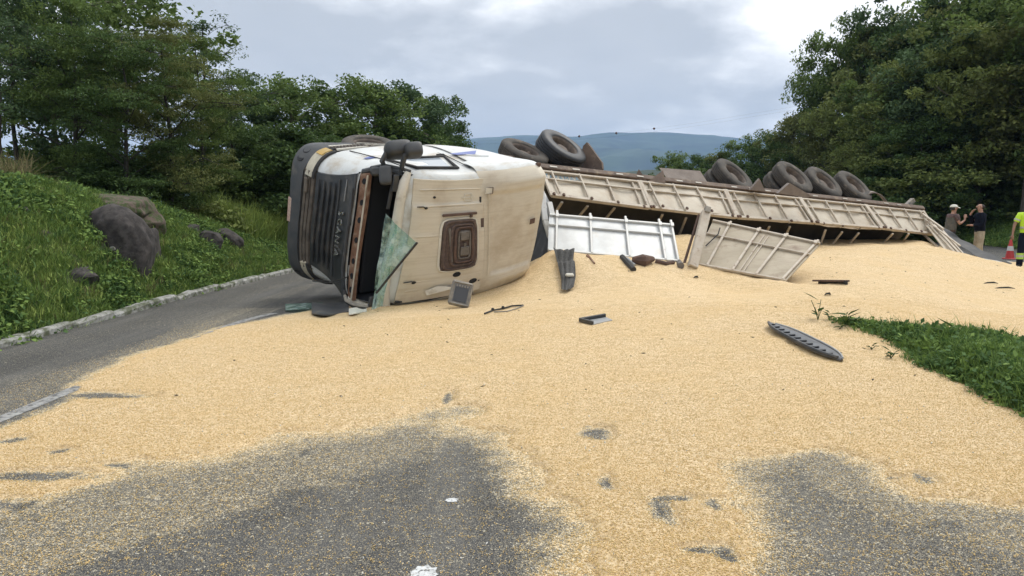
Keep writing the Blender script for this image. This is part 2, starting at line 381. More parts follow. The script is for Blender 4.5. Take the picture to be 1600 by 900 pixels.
def vnoise(x_, y_, seed=0):
    """smooth value noise, vectorised"""
    xi = np.floor(x_).astype(int); yi = np.floor(y_).astype(int); xf = x_ - xi; yf = y_ - yi
    def h(a, b):
        n_ = (a * 374761393 + b * 668265263 + seed * 974711) & 0xffffffff; n_ = ((n_ ^ (n_ >> 13)) * 1274126177) & 0xffffffff
        return ((n_ ^ (n_ >> 16)) & 0xffff) / 65535.
    u = xf * xf * (3 - 2 * xf); w = yf * yf * (3 - 2 * yf)
    return (h(xi, yi) * (1 - u) + h(xi + 1, yi) * u) * (1 - w) + (h(xi, yi + 1) * (1 - u) + h(xi + 1, yi + 1) * u) * w
def fbm(x_, y_, seed=0, o=4):
    r = 0; a = .5
    for i in range(o): r = r + a * (vnoise(x_, y_, seed + i) - .5); x_ = x_ * 2.03 + 7.1; y_ = y_ * 2.03 + 3.3; a *= .5
    return r
rng = np.random.default_rng(7); random.seed(7)
# ============================================================ GROUND
def roff(y): return .006 * np.clip(np.asarray(y, float) - 12, 0, 24) ** 2
def bank_h(x, y):
    """left bank beyond the kerb (kerb at x=-5.95)"""
    x = np.asarray(x, float); y = np.asarray(y, float)
    ye = y; s = -6.15 + roff(y) - x          # distance left of the kerb
    crest = np.interp(ye, [0, 8, 11, 13, 16, 18.5, 21, 25, 32, 60], [1.9, 1.95, 2.0, 2.12, 1.85, 1.4, 1.0, .7, .5, .5])
    w = np.interp(ye, [0, 14, 20, 30], [2.5, 2.6, 2.4, 3.0])
    t = np.clip(s / w, 0, 1)
    h = crest * (1 - (1 - t) ** 1.7)
    h = h - np.clip((s - w) / 12, 0, 1) * crest * .6
    h = h + fbm(x * 1.3, y * 1.3, 5) * .32 * np.clip(s / 1.2, 0, 1) + fbm(x * 4, y * 4, 9) * .12 * np.clip(s / .6, 0, 1)
    # outcrop hump that carries the boulder
    return np.where(s > 0, h, -0.06)
def right_h(x, y):
    x = np.asarray(x, float); y = np.asarray(y, float)
    s = x - (18.5 + roff(y))
    h = np.where(s > 0, .30 * np.clip(s, 0, 3.5) + .55 * np.clip(s - 3.5, 0, 26), -0.06)
    h = h * sstep(8, 20, y) + fbm(x * .35, y * .35, 21) * 1.2 * np.clip(s / 6, 0, 1)
    return h
def ground_h(x, y):
    x = np.asarray(x, float); y = np.asarray(y, float)
    h = np.maximum(bank_h(x, y), right_h(x, y))
    fade = 1 - sstep(70, 160, np.hypot(x, y)) * .85
    h = h * fade
    far = sstep(60, 400, np.hypot(x, y))
    return h - far * 3.0 - .02
def axis_vals(segs):
    out = []
    for a, b, st in segs: out += list(np.arange(a, b, st))
    return np.array(out + [segs[-1][1]])
def grid_mesh(name, xs, ys, hf, m, **k):
    X, Y = np.meshgrid(xs, ys, indexing='ij'); Z = hf(X, Y)
    v = np.stack([X, Y, Z], -1).reshape(-1, 3); nx, ny = X.shape
    i, j = np.meshgrid(np.arange(nx - 1), np.arange(ny - 1), indexing='ij'); a = i * ny + j
    f = np.stack([a, a + ny, a + ny + 1, a + 1], -1).reshape(-1, 4)
    return fastmesh(name, v, f, m, smooth=True, **k), v
gxs = axis_vals([(-9000, -600, 900), (-600, -60, 60), (-60, -14, 2), (-14, -5.6, .14), (-5.6, 15, 1.0), (15, 60, .7), (60, 600, 45), (600, 9000, 900)])
gys = axis_vals([(-9000, -600, 900), (-600, -20, 60), (-20, 4, 2), (4, 30, .16), (30, 90, 1), (90, 600, 40), (600, 9000, 900)])
g, _ = grid_mesh('ground', gxs, gys, ground_h, 'soil'); tag(g, kind='structure')

# ---- the grain: height over the road by smooth interpolation of spot heights, coverage by plan shapes
def G(px, py, z=0.):
    """ground point under a photo pixel at height z"""
    r = CF + np.array([1, 0, 0]) * (px - 800) / FPX + CU * (450 - py) / FPX
    return CAM + r * ((z - 1.6) / r[2])
spots = []
for px, py, z in [(600, 484, .02), (560, 484, .0), (680, 476, .07), (745, 468, .10), (790, 458, .20), (820, 441, .36), (838, 422, .50), (800, 480, .12), (900, 470, .22), (1000, 468, .25), (1100, 470, .24), (720, 480, .06),
                  (880, 440, .40), (950, 440, .42), (1040, 445, .36), (1100, 440, .34), (1180, 458, .22), (1240, 450, .25), (1300, 440, .36), (1350, 440, .48), (1400, 440, .42),
                  (842, 412, .56), (900, 407, .60), (1000, 412, .56), (1070, 416, .50), (1290, 405, .58), (1340, 396, .64), (1400, 391, .66), (1450, 385, .74), (1480, 396, .52), (1520, 410, .25), (1560, 416, .14),
                  (1590, 424, .08), (1600, 450, .08), (1500, 440, .24), (1560, 470, .08), (1450, 460, .24), (1600, 520, .06), (1500, 500, .1), (1400, 480, .24), (1330, 480, .3), (1270, 490, .22), (1200, 490, .24), (1100, 500, .18), (1000, 500, .16), (900, 505, .12), (800, 510, .08), (700, 500, .05),
                  (1000, 560, .06), (800, 560, .05), (600, 540, .03), (1200, 560, .08), (1300, 590, .05), (1400, 620, .03), (1100, 620, .035), (900, 640, .03), (600, 600, .03), (400, 560, .02), (300, 600, .02), (200, 640, .02), (700, 700, .02), (1100, 720, .02), (1400, 700, .015), (300, 700, .015), (500, 900, .01), (1100, 900, .01), (100, 800, .01), (1500, 850, .01)]:
    p = G(px, py, z); spots.append((p[0], p[1], z))
for px, py, d in [(870, 392, 15.2), (950, 385, 15.6), (1000, 378, 16.0), (1078, 371, 16.2), (1150, 388, 16.6), (1250, 394, 17.3), (1330, 390, 18.3), (1400, 384, 19.3), (1440, 378, 20.2)]:
    p = at(px, py, d); spots.append((p[0], p[1], p[2]))
for px, py, d, dz in [(860, 393, 13.22, .06), (905, 398, 13.28, .04), (955, 402, 13.35, .05), (1005, 406, 13.43, .03), (1055, 410, 13.5, .05), (1078, 414, 13.35, .05), (1130, 423, 13.15, .04), (1180, 432, 12.82, .04), (1222, 440, 12.55, .05)]:
    p = at(px, py, d); spots.append((p[0], p[1], p[2] + dz - .06))
spots += [(-3, 14, .0), (-1.5, 15, .1), (0, 17, .5), (4, 19, .8), (8, 21.5, .8), (11, 23.5, .3), (13, 24, .0), (-4, 10, .0), (-4, 7, .0), (-4, 4, .0), (14, 20, 0), (14, 15, .03), (13, 10, .03), (6, 26, .2), (0, 22, .1), (-4, 18, 0), (10, 27, 0), (6, 6, .03), (9, 7, .03), (0, 2, .01), (4, 2, .01), (-4, 2, .01)]
SP = np.array(spots)
def _phi(r): return np.sqrt(r * r + .12)
A_ = _phi(np.hypot(SP[:, None, 0] - SP[None, :, 0], SP[:, None, 1] - SP[None, :, 1])) + np.eye(len(SP)) * -.03
WSP = np.linalg.solve(A_, SP[:, 2] - .05)
def pile(x, y):
    sh = np.shape(x); x = np.ravel(x); y = np.ravel(y); o = np.zeros(len(x))
    for i in range(0, len(x), 20000):
        xs_ = x[i:i + 20000, None]; ys_ = y[i:i + 20000, None]
        o[i:i + 20000] = _phi(np.hypot(xs_ - SP[None, :, 0], ys_ - SP[None, :, 1])) @ WSP + .05
    return np.clip(o, 0, 1.3).reshape(sh)
def sdpoly(x, y, P):
    """signed distance (negative inside) to polygon"""
    P = np.asarray(P); x = np.asarray(x); y = np.asarray(y); d = np.full(x.shape, 1e9); ins = np.zeros(x.shape, bool)
    for i in range(len(P)):
        a = P[i - 1]; b = P[i]; ex, ey = b - a; wx = x - a[0]; wy = y - a[1]
        t = np.clip((wx * ex + wy * ey) / (ex * ex + ey * ey), 0, 1)
        d = np.minimum(d, np.hypot(wx - ex * t, wy - ey * t))
        c = ((a[1] > y) != (b[1] > y)) & (x < (b[0] - a[0]) * (y - a[1]) / (b[1] - a[1] + 1e-12) + a[0]); ins ^= c
    return np.where(ins, -d, d)
def P2(l): return [G(*q)[:2] for q in l]
lobe1 = P2([(-300, 1000), (0, 900), (150, 868), (320, 800), (420, 760), (560, 715), (650, 690), (690, 655), (715, 640), (740, 668), (790, 705), (840, 750), (870, 820), (870, 1000)])
lobe1b = P2([(-200, 870), (0, 790), (200, 730), (400, 690), (560, 668), (700, 625), (760, 690), (830, 740), (900, 820), (900, 1000), (-300, 1000)])
lobe2 = P2([(1165, 1000), (1160, 850), (1150, 760), (1165, 725), (1230, 715), (1300, 722), (1350, 760), (1400, 790), (1480, 815), (1600, 845), (1750, 860), (1750, 1000)])
lobe2b = P2([(1130, 1000), (1140, 800), (1150, 715), (1250, 695), (1330, 700), (1430, 770), (1600, 790), (1750, 800), (1750, 1000)])
grain_left = [(-4.2, 1.5), (-4.1, 4.5), (-3.85, 5.2), (-3.75, 6.0), (-4.05, 6.8), (-4.12, 8.0), (-4.05, 9.6), (-3.6, 10.8), (-3.1, 12.0), (-2.6, 13.5), (-2.2, 16), (-2, 20), (0, 25), (6, 28), (11, 26), (12.6, 23.2), (14.6, 22.6), (18, 21.5), (18, 1.5)]
bare = [(928, 678, .13, .09), (1035, 800, .07, .10), (945, 755, .045, .08), (1115, 790, .05, .04), (1132, 868, .06, .045), (20, 688, .1, .05), (95, 706, .08, .04), (185, 728, .16, .02), (480, 707, .05, .05), (1240, 730, .11, .02), (1400, 748, .09, .02), (1440, 748, .06, .05),
        (60, 745, .40, .045), (10, 790, .3, .05), (150, 618, .5, .05), (180, 620, .35, .05), (1050, 780, .13, .025), (1090, 860, .12, .03), (700, 622, .05, .12), (1490, 825, .2, .06)]
def cover(x, y):
    """0 = bare asphalt, 1 = closed layer of grain"""
    n1 = fbm(x * 1.7, y * 1.7, 31, 5); n2 = fbm(x * 7, y * 7, 41, 4); n3 = fbm(x * 22, y * 22, 47, 3)
    nn = n1 * .55 + n2 * .3 + n3 * .16
    c = 1 - sstep(-.1, .18, sdpoly(x, y, grain_left) + nn * .5)
    wide1 = sdpoly(x, y, lobe1b) + nn * .9; in1 = sdpoly(x, y, lobe1) + nn * 1.2
    c = np.minimum(c, .30 + .72 * sstep(-.34, .12, wide1)); c = np.minimum(c, .10 + .95 * sstep(-.35, .42, in1))
    wide2 = sdpoly(x, y, lobe2b) + nn * .55; in2 = sdpoly(x, y, lobe2) + nn * .8
    c = np.minimum(c, .3 + .72 * sstep(-.22, .08, wide2)); c = np.minimum(c, .18 + .85 * sstep(-.3, .26, in2))
    for px, py, rx, ry in bare:
        p = G(px, py); q = np.hypot((x - p[0]) / rx, (y - p[1]) / (ry * 2.2)) + n3 * 1.1 + n2 * .6
        c = np.minimum(c, .14 + .88 * sstep(.35, 1.25, q))
    # light dusting along the left of the layer
    s = x + 4.0
    dust_ = .16 * np.exp(-((s + .1) / .35) ** 2) * (y < 12) + .10 * sstep(.46, .62, vnoise(x * 3, y * .35, 3)) * sstep(-1.9, -.4, s) + .03
    return np.maximum(c, np.where(s < .2, dust_, 0))
_rd = np.random.default_rng(5); DIM = np.stack([_rd.uniform(-3, 13, 90), _rd.uniform(6, 17, 90), _rd.uniform(.06, .16, 90), _rd.uniform(.012, .035, 90)], -1)
def dimples(x, y):
    o = np.zeros(np.shape(x))
    for a, b, r_, d_ in DIM:
        q = ((x - a) / r_) ** 2 + ((y - b) / (r_ * .8)) ** 2; o = o - d_ * np.exp(-q) + d_ * .5 * np.exp(-(np.sqrt(q) - 1.7) ** 2 / .25)
    return o
def thick(x, y, c=None):
    c = cover(x, y) if c is None else c
    h = pile(x, y)
    rip = fbm(x * 1.6, y * 2.8, 51, 4) * .08 + fbm(x * 7, y * 13, 55, 3) * .026
    return (.006 + h * sstep(.7, 1, c) + dimples(x, y) * np.clip(h * 5, 0, 1) + .022 * sstep(10.35, 10.75, y + fbm(x * .8, y * .8, 77, 4) * 1.6 + .10 * x * 0) * sstep(-2, 0, x) + (fbm(x * .55 + 3, y * .7, 91, 3) * .13 + .018 * (1 - np.abs(2 * vnoise(x * .9, y * 1.5, 93) - 1)) ** 6) * np.clip(h * 2.2, 0, 1) + rip * np.clip(h * 3 + .12, 0, 1)) * sstep(.72, .98, c) - .05 * (1 - sstep(.72, .86, c))
# median strip: soil hump showing through the grain
med_edge = P2([(1292, 499, .24), (1320, 510, .2), (1350, 524, .14), (1385, 543, .08), (1405, 560, .04), (1428, 582), (1500, 615), (1600, 660), (1700, 705), (1850, 760), (1850, 620), (1700, 580), (1600, 556), (1520, 543), (1440, 529, .06), (1380, 516, .14), (1330, 504, .2), (1302, 496, .24)])
def med_d(x, y): return sdpoly(x, y, med_edge)
rxs = np.concatenate([np.arange(-6.05, 8.0, .045), np.arange(8.0, 22.01, .12)])
rys = [1.6]
while rys[-1] < 34: rys.append(rys[-1] + .03 + .0052 * max(0, rys[-1] - 3))
rys = np.array(rys)
def grid_faces(nx, ny):
    i, j = np.meshgrid(np.arange(nx - 1), np.arange(ny - 1), indexing='ij'); a = i * ny + j
    return np.stack([a, a + ny, a + ny + 1, a + 1], -1).reshape(-1, 4)
X, Y = np.meshgrid(rxs, rys, indexing='ij'); COV = cover(X, Y)
XX = X + np.where(X > -7, 1, 0) * roff(Y)
# road surface (both carriageways and the paved verge under the spill), bent with the road
fr = grid_faces(*X.shape)
COVR = cover(XX, Y)
def road_mat():
    m = bpy.data.materials.new('asphalt'); m.use_nodes = True; MATS['asphalt'] = m
    n = m.node_tree.nodes; l = m.node_tree.links; b = n['Principled BSDF']
    t = n.new('ShaderNodeTexCoord'); V = t.outputs['Object']
    def no(s, d=5, st=None, r=.6):
        q = n.new('ShaderNodeTexNoise'); q.inputs['Scale'].default_value = s; q.inputs['Detail'].default_value = d; q.inputs['Roughness'].default_value = r
        if st:
            mp = n.new('ShaderNodeMapping'); mp.inputs['Scale'].default_value = st; l.new(V, mp.inputs[0]); l.new(mp.outputs[0], q.inputs['Vector'])
        else: l.new(V, q.inputs['Vector'])
        return q.outputs[0]
    def vo(s):
        q = n.new('ShaderNodeTexVoronoi'); q.inputs['Scale'].default_value = s; l.new(V, q.inputs['Vector']); return q
    def rg(v, a0, a1, b0=0., b1=1.):
        q = n.new('ShaderNodeMapRange'); 
        for i_, x_ in ((1, a0), (2, a1), (3, b0), (4, b1)): q.inputs[i_].default_value = x_
        l.new(v, q.inputs[0]); return q.outputs[0]
    def ma(op, a, b_, cl=False):
        q = n.new('ShaderNodeMath'); q.operation = op; q.use_clamp = cl
        for i_, x_ in enumerate((a, b_)):
            if isinstance(x_, (int, float)): q.inputs[i_].default_value = x_
            else: l.new(x_, q.inputs[i_])
        return q.outputs[0]
    def mx(f, a, b_):
        q = n.new('ShaderNodeMix'); q.data_type = 'RGBA'
        if isinstance(f, float): q.inputs[0].default_value = f
        else: l.new(f, q.inputs[0])
        for i_, x_ in ((6, a), (7, b_)):
            if isinstance(x_, tuple): q.inputs[i_].default_value = (*x_, 1)
            else: l.new(x_, q.inputs[i_])
        return q.outputs[2]
    base = mx(rg(no(1.1, 6), .38, .66), (.026, .027, .028), (.048, .049, .050))
    base = mx(rg(no(1, 6, (2.2, .12, 1)), .5, .72, 0, .8), base, (.115, .113, .106))
    va = vo(160.); sp = n.new('ShaderNodeSeparateColor'); l.new(va.outputs['Color'], sp.inputs[0])
    base = mx(rg(sp.outputs[0], .7, 1., 0, .7), base, (.15, .15, .145)); base = mx(rg(sp.outputs[1], .75, 1., 0, .6), base, (.02, .021, .023))
    at_ = n.new('ShaderNodeAttribute'); at_.attribute_name = 'cov'
    v2 = vo(150.); s2 = n.new('ShaderNodeSeparateColor'); l.new(v2.outputs['Color'], s2.inputs[0])
    v3 = vo(48.); s3 = n.new('ShaderNodeSeparateColor'); l.new(v3.outputs['Color'], s3.inputs[0])
    clump = ma('ADD', ma('MULTIPLY', no(26, 5, None, .7), .9), -.45)
    thr = ma('ADD', at_.outputs['Fac'], ma('MULTIPLY', clump, 1.5))
    rr_ = ma('ADD', ma('MULTIPLY', s2.outputs[0], .8), ma('MULTIPLY', s3.outputs[1], .2))
    fleck = rg(ma('SUBTRACT', thr, rr_), -.03, .03)
    gc0 = mx(s2.outputs[2], (.40, .31, .18), (.80, .64, .40)); base = mx(rg(at_.outputs['Fac'], .12, .8, 0, .4), base, (.17, .15, .105))
    v5 = vo(330.); s5 = n.new('ShaderNodeSeparateColor'); l.new(v5.outputs['Color'], s5.inputs[0])
    base = mx(rg(ma('SUBTRACT', ma('MULTIPLY', at_.outputs['Fac'], .6), s5.outputs[0]), -.12, .0), base, (.34, .30, .215))
    gc = mx(rg(at_.outputs['Fac'], .15, .7), mx(s2.outputs[2], (.22, .20, .15), (.58, .53, .40)), gc0)
    l.new(mx(fleck, base, gc), b.inputs['Base Color']); b.inputs['Roughness'].default_value = .82
    bp = n.new('ShaderNodeBump'); bp.inputs['Strength'].default_value = .55; bp.inputs['Distance'].default_value = .006
    l.new(ma('ADD', ma('MULTIPLY', va.outputs['Distance'], 1.0), ma('MULTIPLY', fleck, 1.2)), bp.inputs['Height']); l.new(bp.outputs[0], b.inputs['Normal'])
    # grain sheet
    m = bpy.data.materials.new('grain'); m.use_nodes = True; MATS['grain'] = m
    n = m.node_tree.nodes; l = m.node_tree.links; b = n['Principled BSDF']
    t = n.new('ShaderNodeTexCoord'); V = t.outputs['Object']
    v2 = vo(95.); s2 = n.new('ShaderNodeSeparateColor'); l.new(v2.outputs['Color'], s2.inputs[0])
    c = mx(s2.outputs[0], (.61, .44, .24), (.89, .71, .455))
    c = mx(rg(s2.outputs[1], .90, .99, 0, .8), c, (.30, .20, .09))
    c = mx(rg(no(1.3, 5), .4, .65, 0, .5), c, (.72, .52, .27))
    c = mx(rg(no(7, 6, (.5, 2.6, 1), .72), .55, .70, 0, .55), c, (.46, .32, .15))
    c = mx(rg(no(9, 6, (1, 2.2, 1), .7), .5, .68, 0, .45), c, (.48, .335, .155))
    c = mx(rg(no(34, 5, (1, 1.6, 1), .7), .54, .68, 0, .5), c, (.40, .275, .125))
    l.new(c, b.inputs['Base Color']); b.inputs['Roughness'].default_value = .85; b.inputs['Specular IOR Level'].default_value = .25
    bp = n.new('ShaderNodeBump'); bp.inputs['Strength'].default_value = .8; bp.inputs['Distance'].default_value = .012
    l.new(ma('ADD', ma('MULTIPLY', v2.outputs['Distance'], -.7), ma('MULTIPLY', no(30, 6, (1, 1.8, 1), .7), 2.2)), bp.inputs['Height'])
    b2 = n.new('ShaderNodeBump'); b2.inputs['Strength'].default_value = .5; b2.inputs['Distance'].default_value = .05
    l.new(no(6, 6, (1, 2, 1), .65), b2.inputs['Height']); l.new(bp.outputs[0], b2.inputs['Normal']); l.new(b2.outputs[0], b.inputs['Normal'])
road_mat()
road = fastmesh('road', np.stack([XX, Y, np.zeros_like(X)], -1).reshape(-1, 3), fr, 'asphalt', smooth=True, attrs={'cov': COVR.ravel()}); tag(road, kind='structure')
# the far stretch of road
v = []; 
ys2 = np.linspace(34, 75, 30)
for y_ in ys2: v += [(-6 + roff(y_), y_, -.002), (18.5 + roff(y_), y_, -.002)]
f = [(2 * i, 2 * i + 1, 2 * i + 3, 2 * i + 2) for i in range(len(ys2) - 1)]
o = fastmesh('road_far', v, f, 'asphalt', attrs={'cov': np.zeros(len(v))}); tag(o, kind='structure')
# grain sheet only where the layer is closed
TH = thick(X, Y, COV)
md_ = med_d(X, Y); ing = sstep(-.28, -.10, md_ + fbm(X * 5, Y * 5, 61) * .3)
TH = np.where(md_ < .3, TH * ing + (-.05) * (1 - ing), TH)
ZG = TH.copy()
keep = (np.maximum.reduce([TH[:-1, :-1], TH[1:, :-1], TH[1:, 1:], TH[:-1, 1:]]) > -.01).ravel()
fg = grid_faces(*X.shape)[keep]
uniq, inv = np.unique(fg, return_inverse=True)
vg = np.stack([X, Y, TH], -1).reshape(-1, 3)[uniq]
grain = fastmesh('grain_spill', vg, inv.reshape(-1, 4), 'grain', smooth=True)
tag(grain, 'golden grain spilled in a deep heap and thin sheet over the road', 'grain', kind='stuff')
def march(px, py):
    ds = np.arange(4.0, 26, .03); P = np.array([at(px, py, d) for d in ds]); h = np.maximum(0, thick(P[:, 0], P[:, 1])); i = int(np.argmax(P[:, 2] <= h)); a = P[i - 1]; b = P[i]; ga = a[2] - h[i - 1]; gb = h[i] - b[2]; t = ga / (ga + gb + 1e-9)
    return a * (1 - t) + b * t
def gz(x, y):
    """top of the grain or road at a point"""
    x = np.asarray([x], float); y = np.asarray([y], float); return float(max(0, thick(x, y)[0]))
# ---- loose kernels on the thin parts
tri = np.array([(-1, 0, 0), (0, -.6, 0), (1, 0, 0), (0, .6, 0), (0, 0, .7), (0, 0, -.3)], float)
trf = [(0, 1, 4), (1, 2, 4), (2, 3, 4), (3, 0, 4), (1, 0, 5), (2, 1, 5), (3, 2, 5), (0, 3, 5)]
def kern(nm, s, m, seed):
    r_ = np.random.default_rng(seed); v_ = tri * s * r_.uniform(.7, 1.25, (6, 1))
    return fastmesh(nm, v_, trf, m, tint=np.full(8, r_.uniform()), link=False, smooth=True)
src = [kern('kernel', (.0058, .005, .0042), 'kernel', i) for i in range(5)]
Nk = 420000
yk = 2.6 + (rng.uniform(0, 1, Nk) ** 1.6) * 8.0; xk = rng.uniform(-1, 1, Nk) * (.75 * yk + .3)
ck = cover(xk, yk) + fbm(xk * 26, yk * 26, 71, 3) * .8
ok = (rng.uniform(0, 1, Nk) < np.clip(ck, .02, .85)) & (xk > -4.6) & (med_d(xk, yk) > -.1)
xk = xk[ok]; yk = yk[ok]; zk = np.maximum(0, thick(xk, yk)) + .002
scatter('loose_kernels', np.stack([xk, yk, zk], -1), rng.uniform(-3, 3, (len(xk), 3)) * (.3, .3, 1), rng.uniform(.6, 1.15, len(xk)), src, rng.integers(0, 5, len(xk)),
        label='loose pale grain kernels strewn thinly over the dark asphalt in the foreground', cat='grain')
Np = 900
xp = rng.uniform(-4, 4.5, Np); yp = rng.uniform(2.8, 6.5, Np)
psrc = [kern('pebble', (.010, .009, .008), 'pebble', 20 + i) for i in range(3)]
scatter('pebbles', np.stack([xp, yp, np.maximum(0, thick(xp, yp)) + .003], -1), rng.uniform(-3, 3, (Np, 3)), rng.uniform(.3, 1.1, Np) ** 1.6, psrc, rng.integers(0, 3, Np), label='tiny pale pebbles scattered on the foreground asphalt', cat='gravel')
# small dark crumbs on the heap
Nd = 260; xd = rng.uniform(-3, 14, Nd); yd = rng.uniform(6, 17, Nd)
okd = (np.abs(xd) < .75 * yd) & (cover(xd, yd) > .9); xd = xd[okd]; yd = yd[okd]
dsrc = [kern('crumb', (.03, .02, .012), 'bark_dark', 40 + i) for i in range(3)]
scatter('dark_crumbs', np.stack([xd, yd, thick(xd, yd) + .004], -1), rng.uniform(-3, 3, (len(xd), 3)) * (.1, .1, 1), rng.uniform(.3, 1.0, len(xd)), dsrc, rng.integers(0, 3, len(xd)), label='dark crumbs of debris dotted over the golden grain', cat='debris')
# ---- painted marks
def blob(name, px, py, rx, ry, m, seed, z=.006, hole=False, **k):
    p = G(px, py); r_ = np.random.default_rng(seed); n_ = 26; mb = MB()
    rad = 1 + .22 * np.sin(np.arange(n_) * 2.1 + seed) * r_.uniform(.3, 1, n_)
    vs = [(p[0], p[1], z)] + [(p[0] + rx * rad[i] * math.cos(2 * math.pi * i / n_), p[1] + ry * rad[i] * math.sin(2 * math.pi * i / n_), z - .003) for i in range(n_)]
    mb.add(vs, [(0, i + 1, (i + 1) % n_ + 1) for i in range(n_)])
    return mb.build(name, m, None, **k)
tag(blob('paint_splash', 706, 782, .035, .03, 'white_mark', 3), 'small white splash on the bare dark asphalt in the foreground', 'mark')
tag(blob('road_marking_dab', 662, 898, .06, .08, 'white_mark', 8), 'white worn dab of paint cut by the bottom edge of the photo', 'mark')
mb = MB()
for i in range(40):
    y0 = 1.6 + i * .25; y1 = y0 + .25
    if y0 > 11.3: break
    xo = lambda y_: -3.93 + .13 * max(0, y_ - 10) ** 2
    mb.add([(xo(y0) - .065, y0, .004), (xo(y0) + .065, y0, .004), (xo(y1) + .065, y1, .004), (xo(y1) - .065, y1, .004)], [(0, 1, 2, 3)])
tag(mb.build('edge_line', 'line_paint'), kind='structure')
mb = MB()
for i in range(40):
    y0 = 17 + i * .8; y1 = y0 + .8
    xo = lambda y_: 14.5 + .0 * y_ + float(roff(y_))
    mb.add([(xo(y0) - .3, y0, .004), (xo(y0) + .3, y0, .004), (xo(y1) + .3, y1, .004), (xo(y1) - .3, y1, .004)], [(0, 1, 2, 3)])
tag(mb.build('shoulder_line', 'white_mark'), kind='structure')
# ---- kerb on the left, stone by stone
kerb = empty('kerb', (-6, 12, 0)); tag(kerb, kind='structure')
y_ = 5.2
while y_ < 34:
    ln = random.uniform(.55, 1.2); x0 = -6.0 + float(roff(y_)); x1 = -6.0 + float(roff(y_ + ln))
    a = np.array((x0 + random.uniform(-.05, .03), y_ + .012, random.uniform(-.02, .04))); b = np.array((x1 + random.uniform(-.03, .03), y_ + ln - .012, random.uniform(.03, .06)))
    mb = MB(); mb.bar(a, b, random.uniform(.13, .19), .14, bev=.03)
    o = mb.build('kerb_stone', 'kerb_white', kerb); y_ += ln
def bankhit(px, py):
    ds = np.arange(6, 40, .02); P = np.array([at(px, py, d) for d in ds]); h = bank_h(P[:, 0], P[:, 1]); i = np.argmax(P[:, 2] < h); return P[i]
# ============================================================ FAR LAND
def ridge(name, d, prof, m, depth, seed, rough=1., **k):
    """hill band: profile in photo pixels at distance d, sloping back"""
    xs_ = np.linspace(prof[0][0], prof[-1][0], 220); top = np.interp(xs_, [p[0] for p in prof], [p[1] for p in prof])
    top = top + fbm(xs_ / 45, xs_ * 0 + seed, seed, 5) * 12 * rough
    nv = 26; vs = []
    for i, (px, py) in enumerate(zip(xs_, top)):
        T = at(px, py, d)
        for j in range(nv):
            t = j / (nv - 1)
            y_ = d - depth * (1 - t) * .9; xx = T[0] * y_ / d
            z = -3 + (T[2] + 3) * (t ** 1.15) + fbm(np.array([xx / depth * 6.0]), np.array([y_ / depth * 6.0]), seed + 3, 5)[0] * T[2] * .5 * math.sin(math.pi * min(t, .999))
            vs.append((xx, y_, z))
        vs.append((T[0] * 1.2, d * 1.2, -3))
    nv += 1; n_ = len(xs_)
    return tag(fastmesh(name, vs, grid_faces(n_, nv), m, smooth=True), kind='structure', **k)
ridge('mountain', 4200, [(-800, 235), (0, 240), (560, 232), (700, 219), (760, 215), (850, 212), (900, 214), (960, 206), (1040, 207), (1110, 211), (1180, 218), (1300, 235), (1700, 240), (2400, 240)], 'far_hill', 2300, 4, .5)
ridge('near_hill', 420, [(700, 330), (820, 300), (900, 285), (960, 272), (1010, 266), (1060, 262), (1150, 262), (1300, 275), (1500, 300)], 'far_hill', 160, 11, .5)
# ============================================================ TRUCK
QP = np.array([1.32061546e-01, 5.96922851e-02, 1.58562965e-03, -4.11854416e+00, 1.35729328e+01, 1.43891476e+00, -1.16819932e-01, -1.87987678e-02, 1.44291156e-02, -1.87992253e-02, 2.57805835e-02, -8.60010561e-02,
               1.44284589e-02, -8.60027556e-02, -1.68766680e-02, 3.32711401e-02, -7.39552533e-02, 4.88249022e-02, 1.00437556e-01, -1.09726682e-01, -8.43242197e-03, -1.70517560e-01, 1.06840674e-01, -7.96365023e-02])
def rotv(v):
    a = np.linalg.norm(v) + 1e-12; k = v / a; K = np.array([[0, -k[2], k[1]], [k[2], 0, -k[0]], [-k[1], k[0], 0]])
    return np.eye(3) + math.sin(a) * K + (1 - math.cos(a)) * K @ K
_a = R(40); _r = np.array([0, 0, 1.]); _f = -np.array([math.cos(_a), math.sin(_a), 0]); R0 = np.stack([_r, _f, np.cross(_r, _f)], 1)
RQ = rotv(QP[:3]) @ R0; SQ = QP[6:15].reshape(3, 3)
def crush(A):
    """cab pose and its crash distortion: vehicle axes (x right, y forward, z up) -> place"""
    A = np.atleast_2d(A).astype(float); x = A[:, 0:1]; zz = A[:, 2:3] - 1.6; yy = A[:, 1:2] + 1
    B = A + A @ SQ.T + (x * zz) * QP[15:18] * .5 + (x * yy) * QP[18:21] * .5 + (zz * yy) * QP[21:24] * .5
    return (RQ @ B.T).T + QP[3:6]
CT = np.array([(1.0, .05, .95, 500, 273), (-1, .05, .95, 490, 417), (1, -.05, 1.9, 565, 277), (-1.15, -.1, 1.95, 553, 470), (1.15, -.55, 2.85, 636, 270), (-1.15, -.55, 2.85, 598, 479), (1.25, -2.25, 3.4, 845, 255), (-1.25, -2.25, 3.4, 812, 442),
               (1.15, -1.55, 3.0, 747, 275), (-1.15, -1.55, 3.0, 745, 460), (1.2, -.1, .35, 476, 226), (-1.2, -.1, .35, 474, 434), (1.25, -.4, 1.0, 537, 236), (1.25, -2.3, .9, 706, 230), (1.25, -2.4, 2.7, 818, 249)])
_P = crush(CT[:, :3]); _T = np.array([at(c[3], c[4], p[1]) for c, p in zip(CT, _P)])
def _K(a, b): return np.exp(-((a[:, None, :] - b[None, :, :]) ** 2).sum(-1) / (2 * .95 ** 2))
_Wc = np.linalg.solve(_K(CT[:, :3], CT[:, :3]) + np.eye(15) * .06, _T - _P)
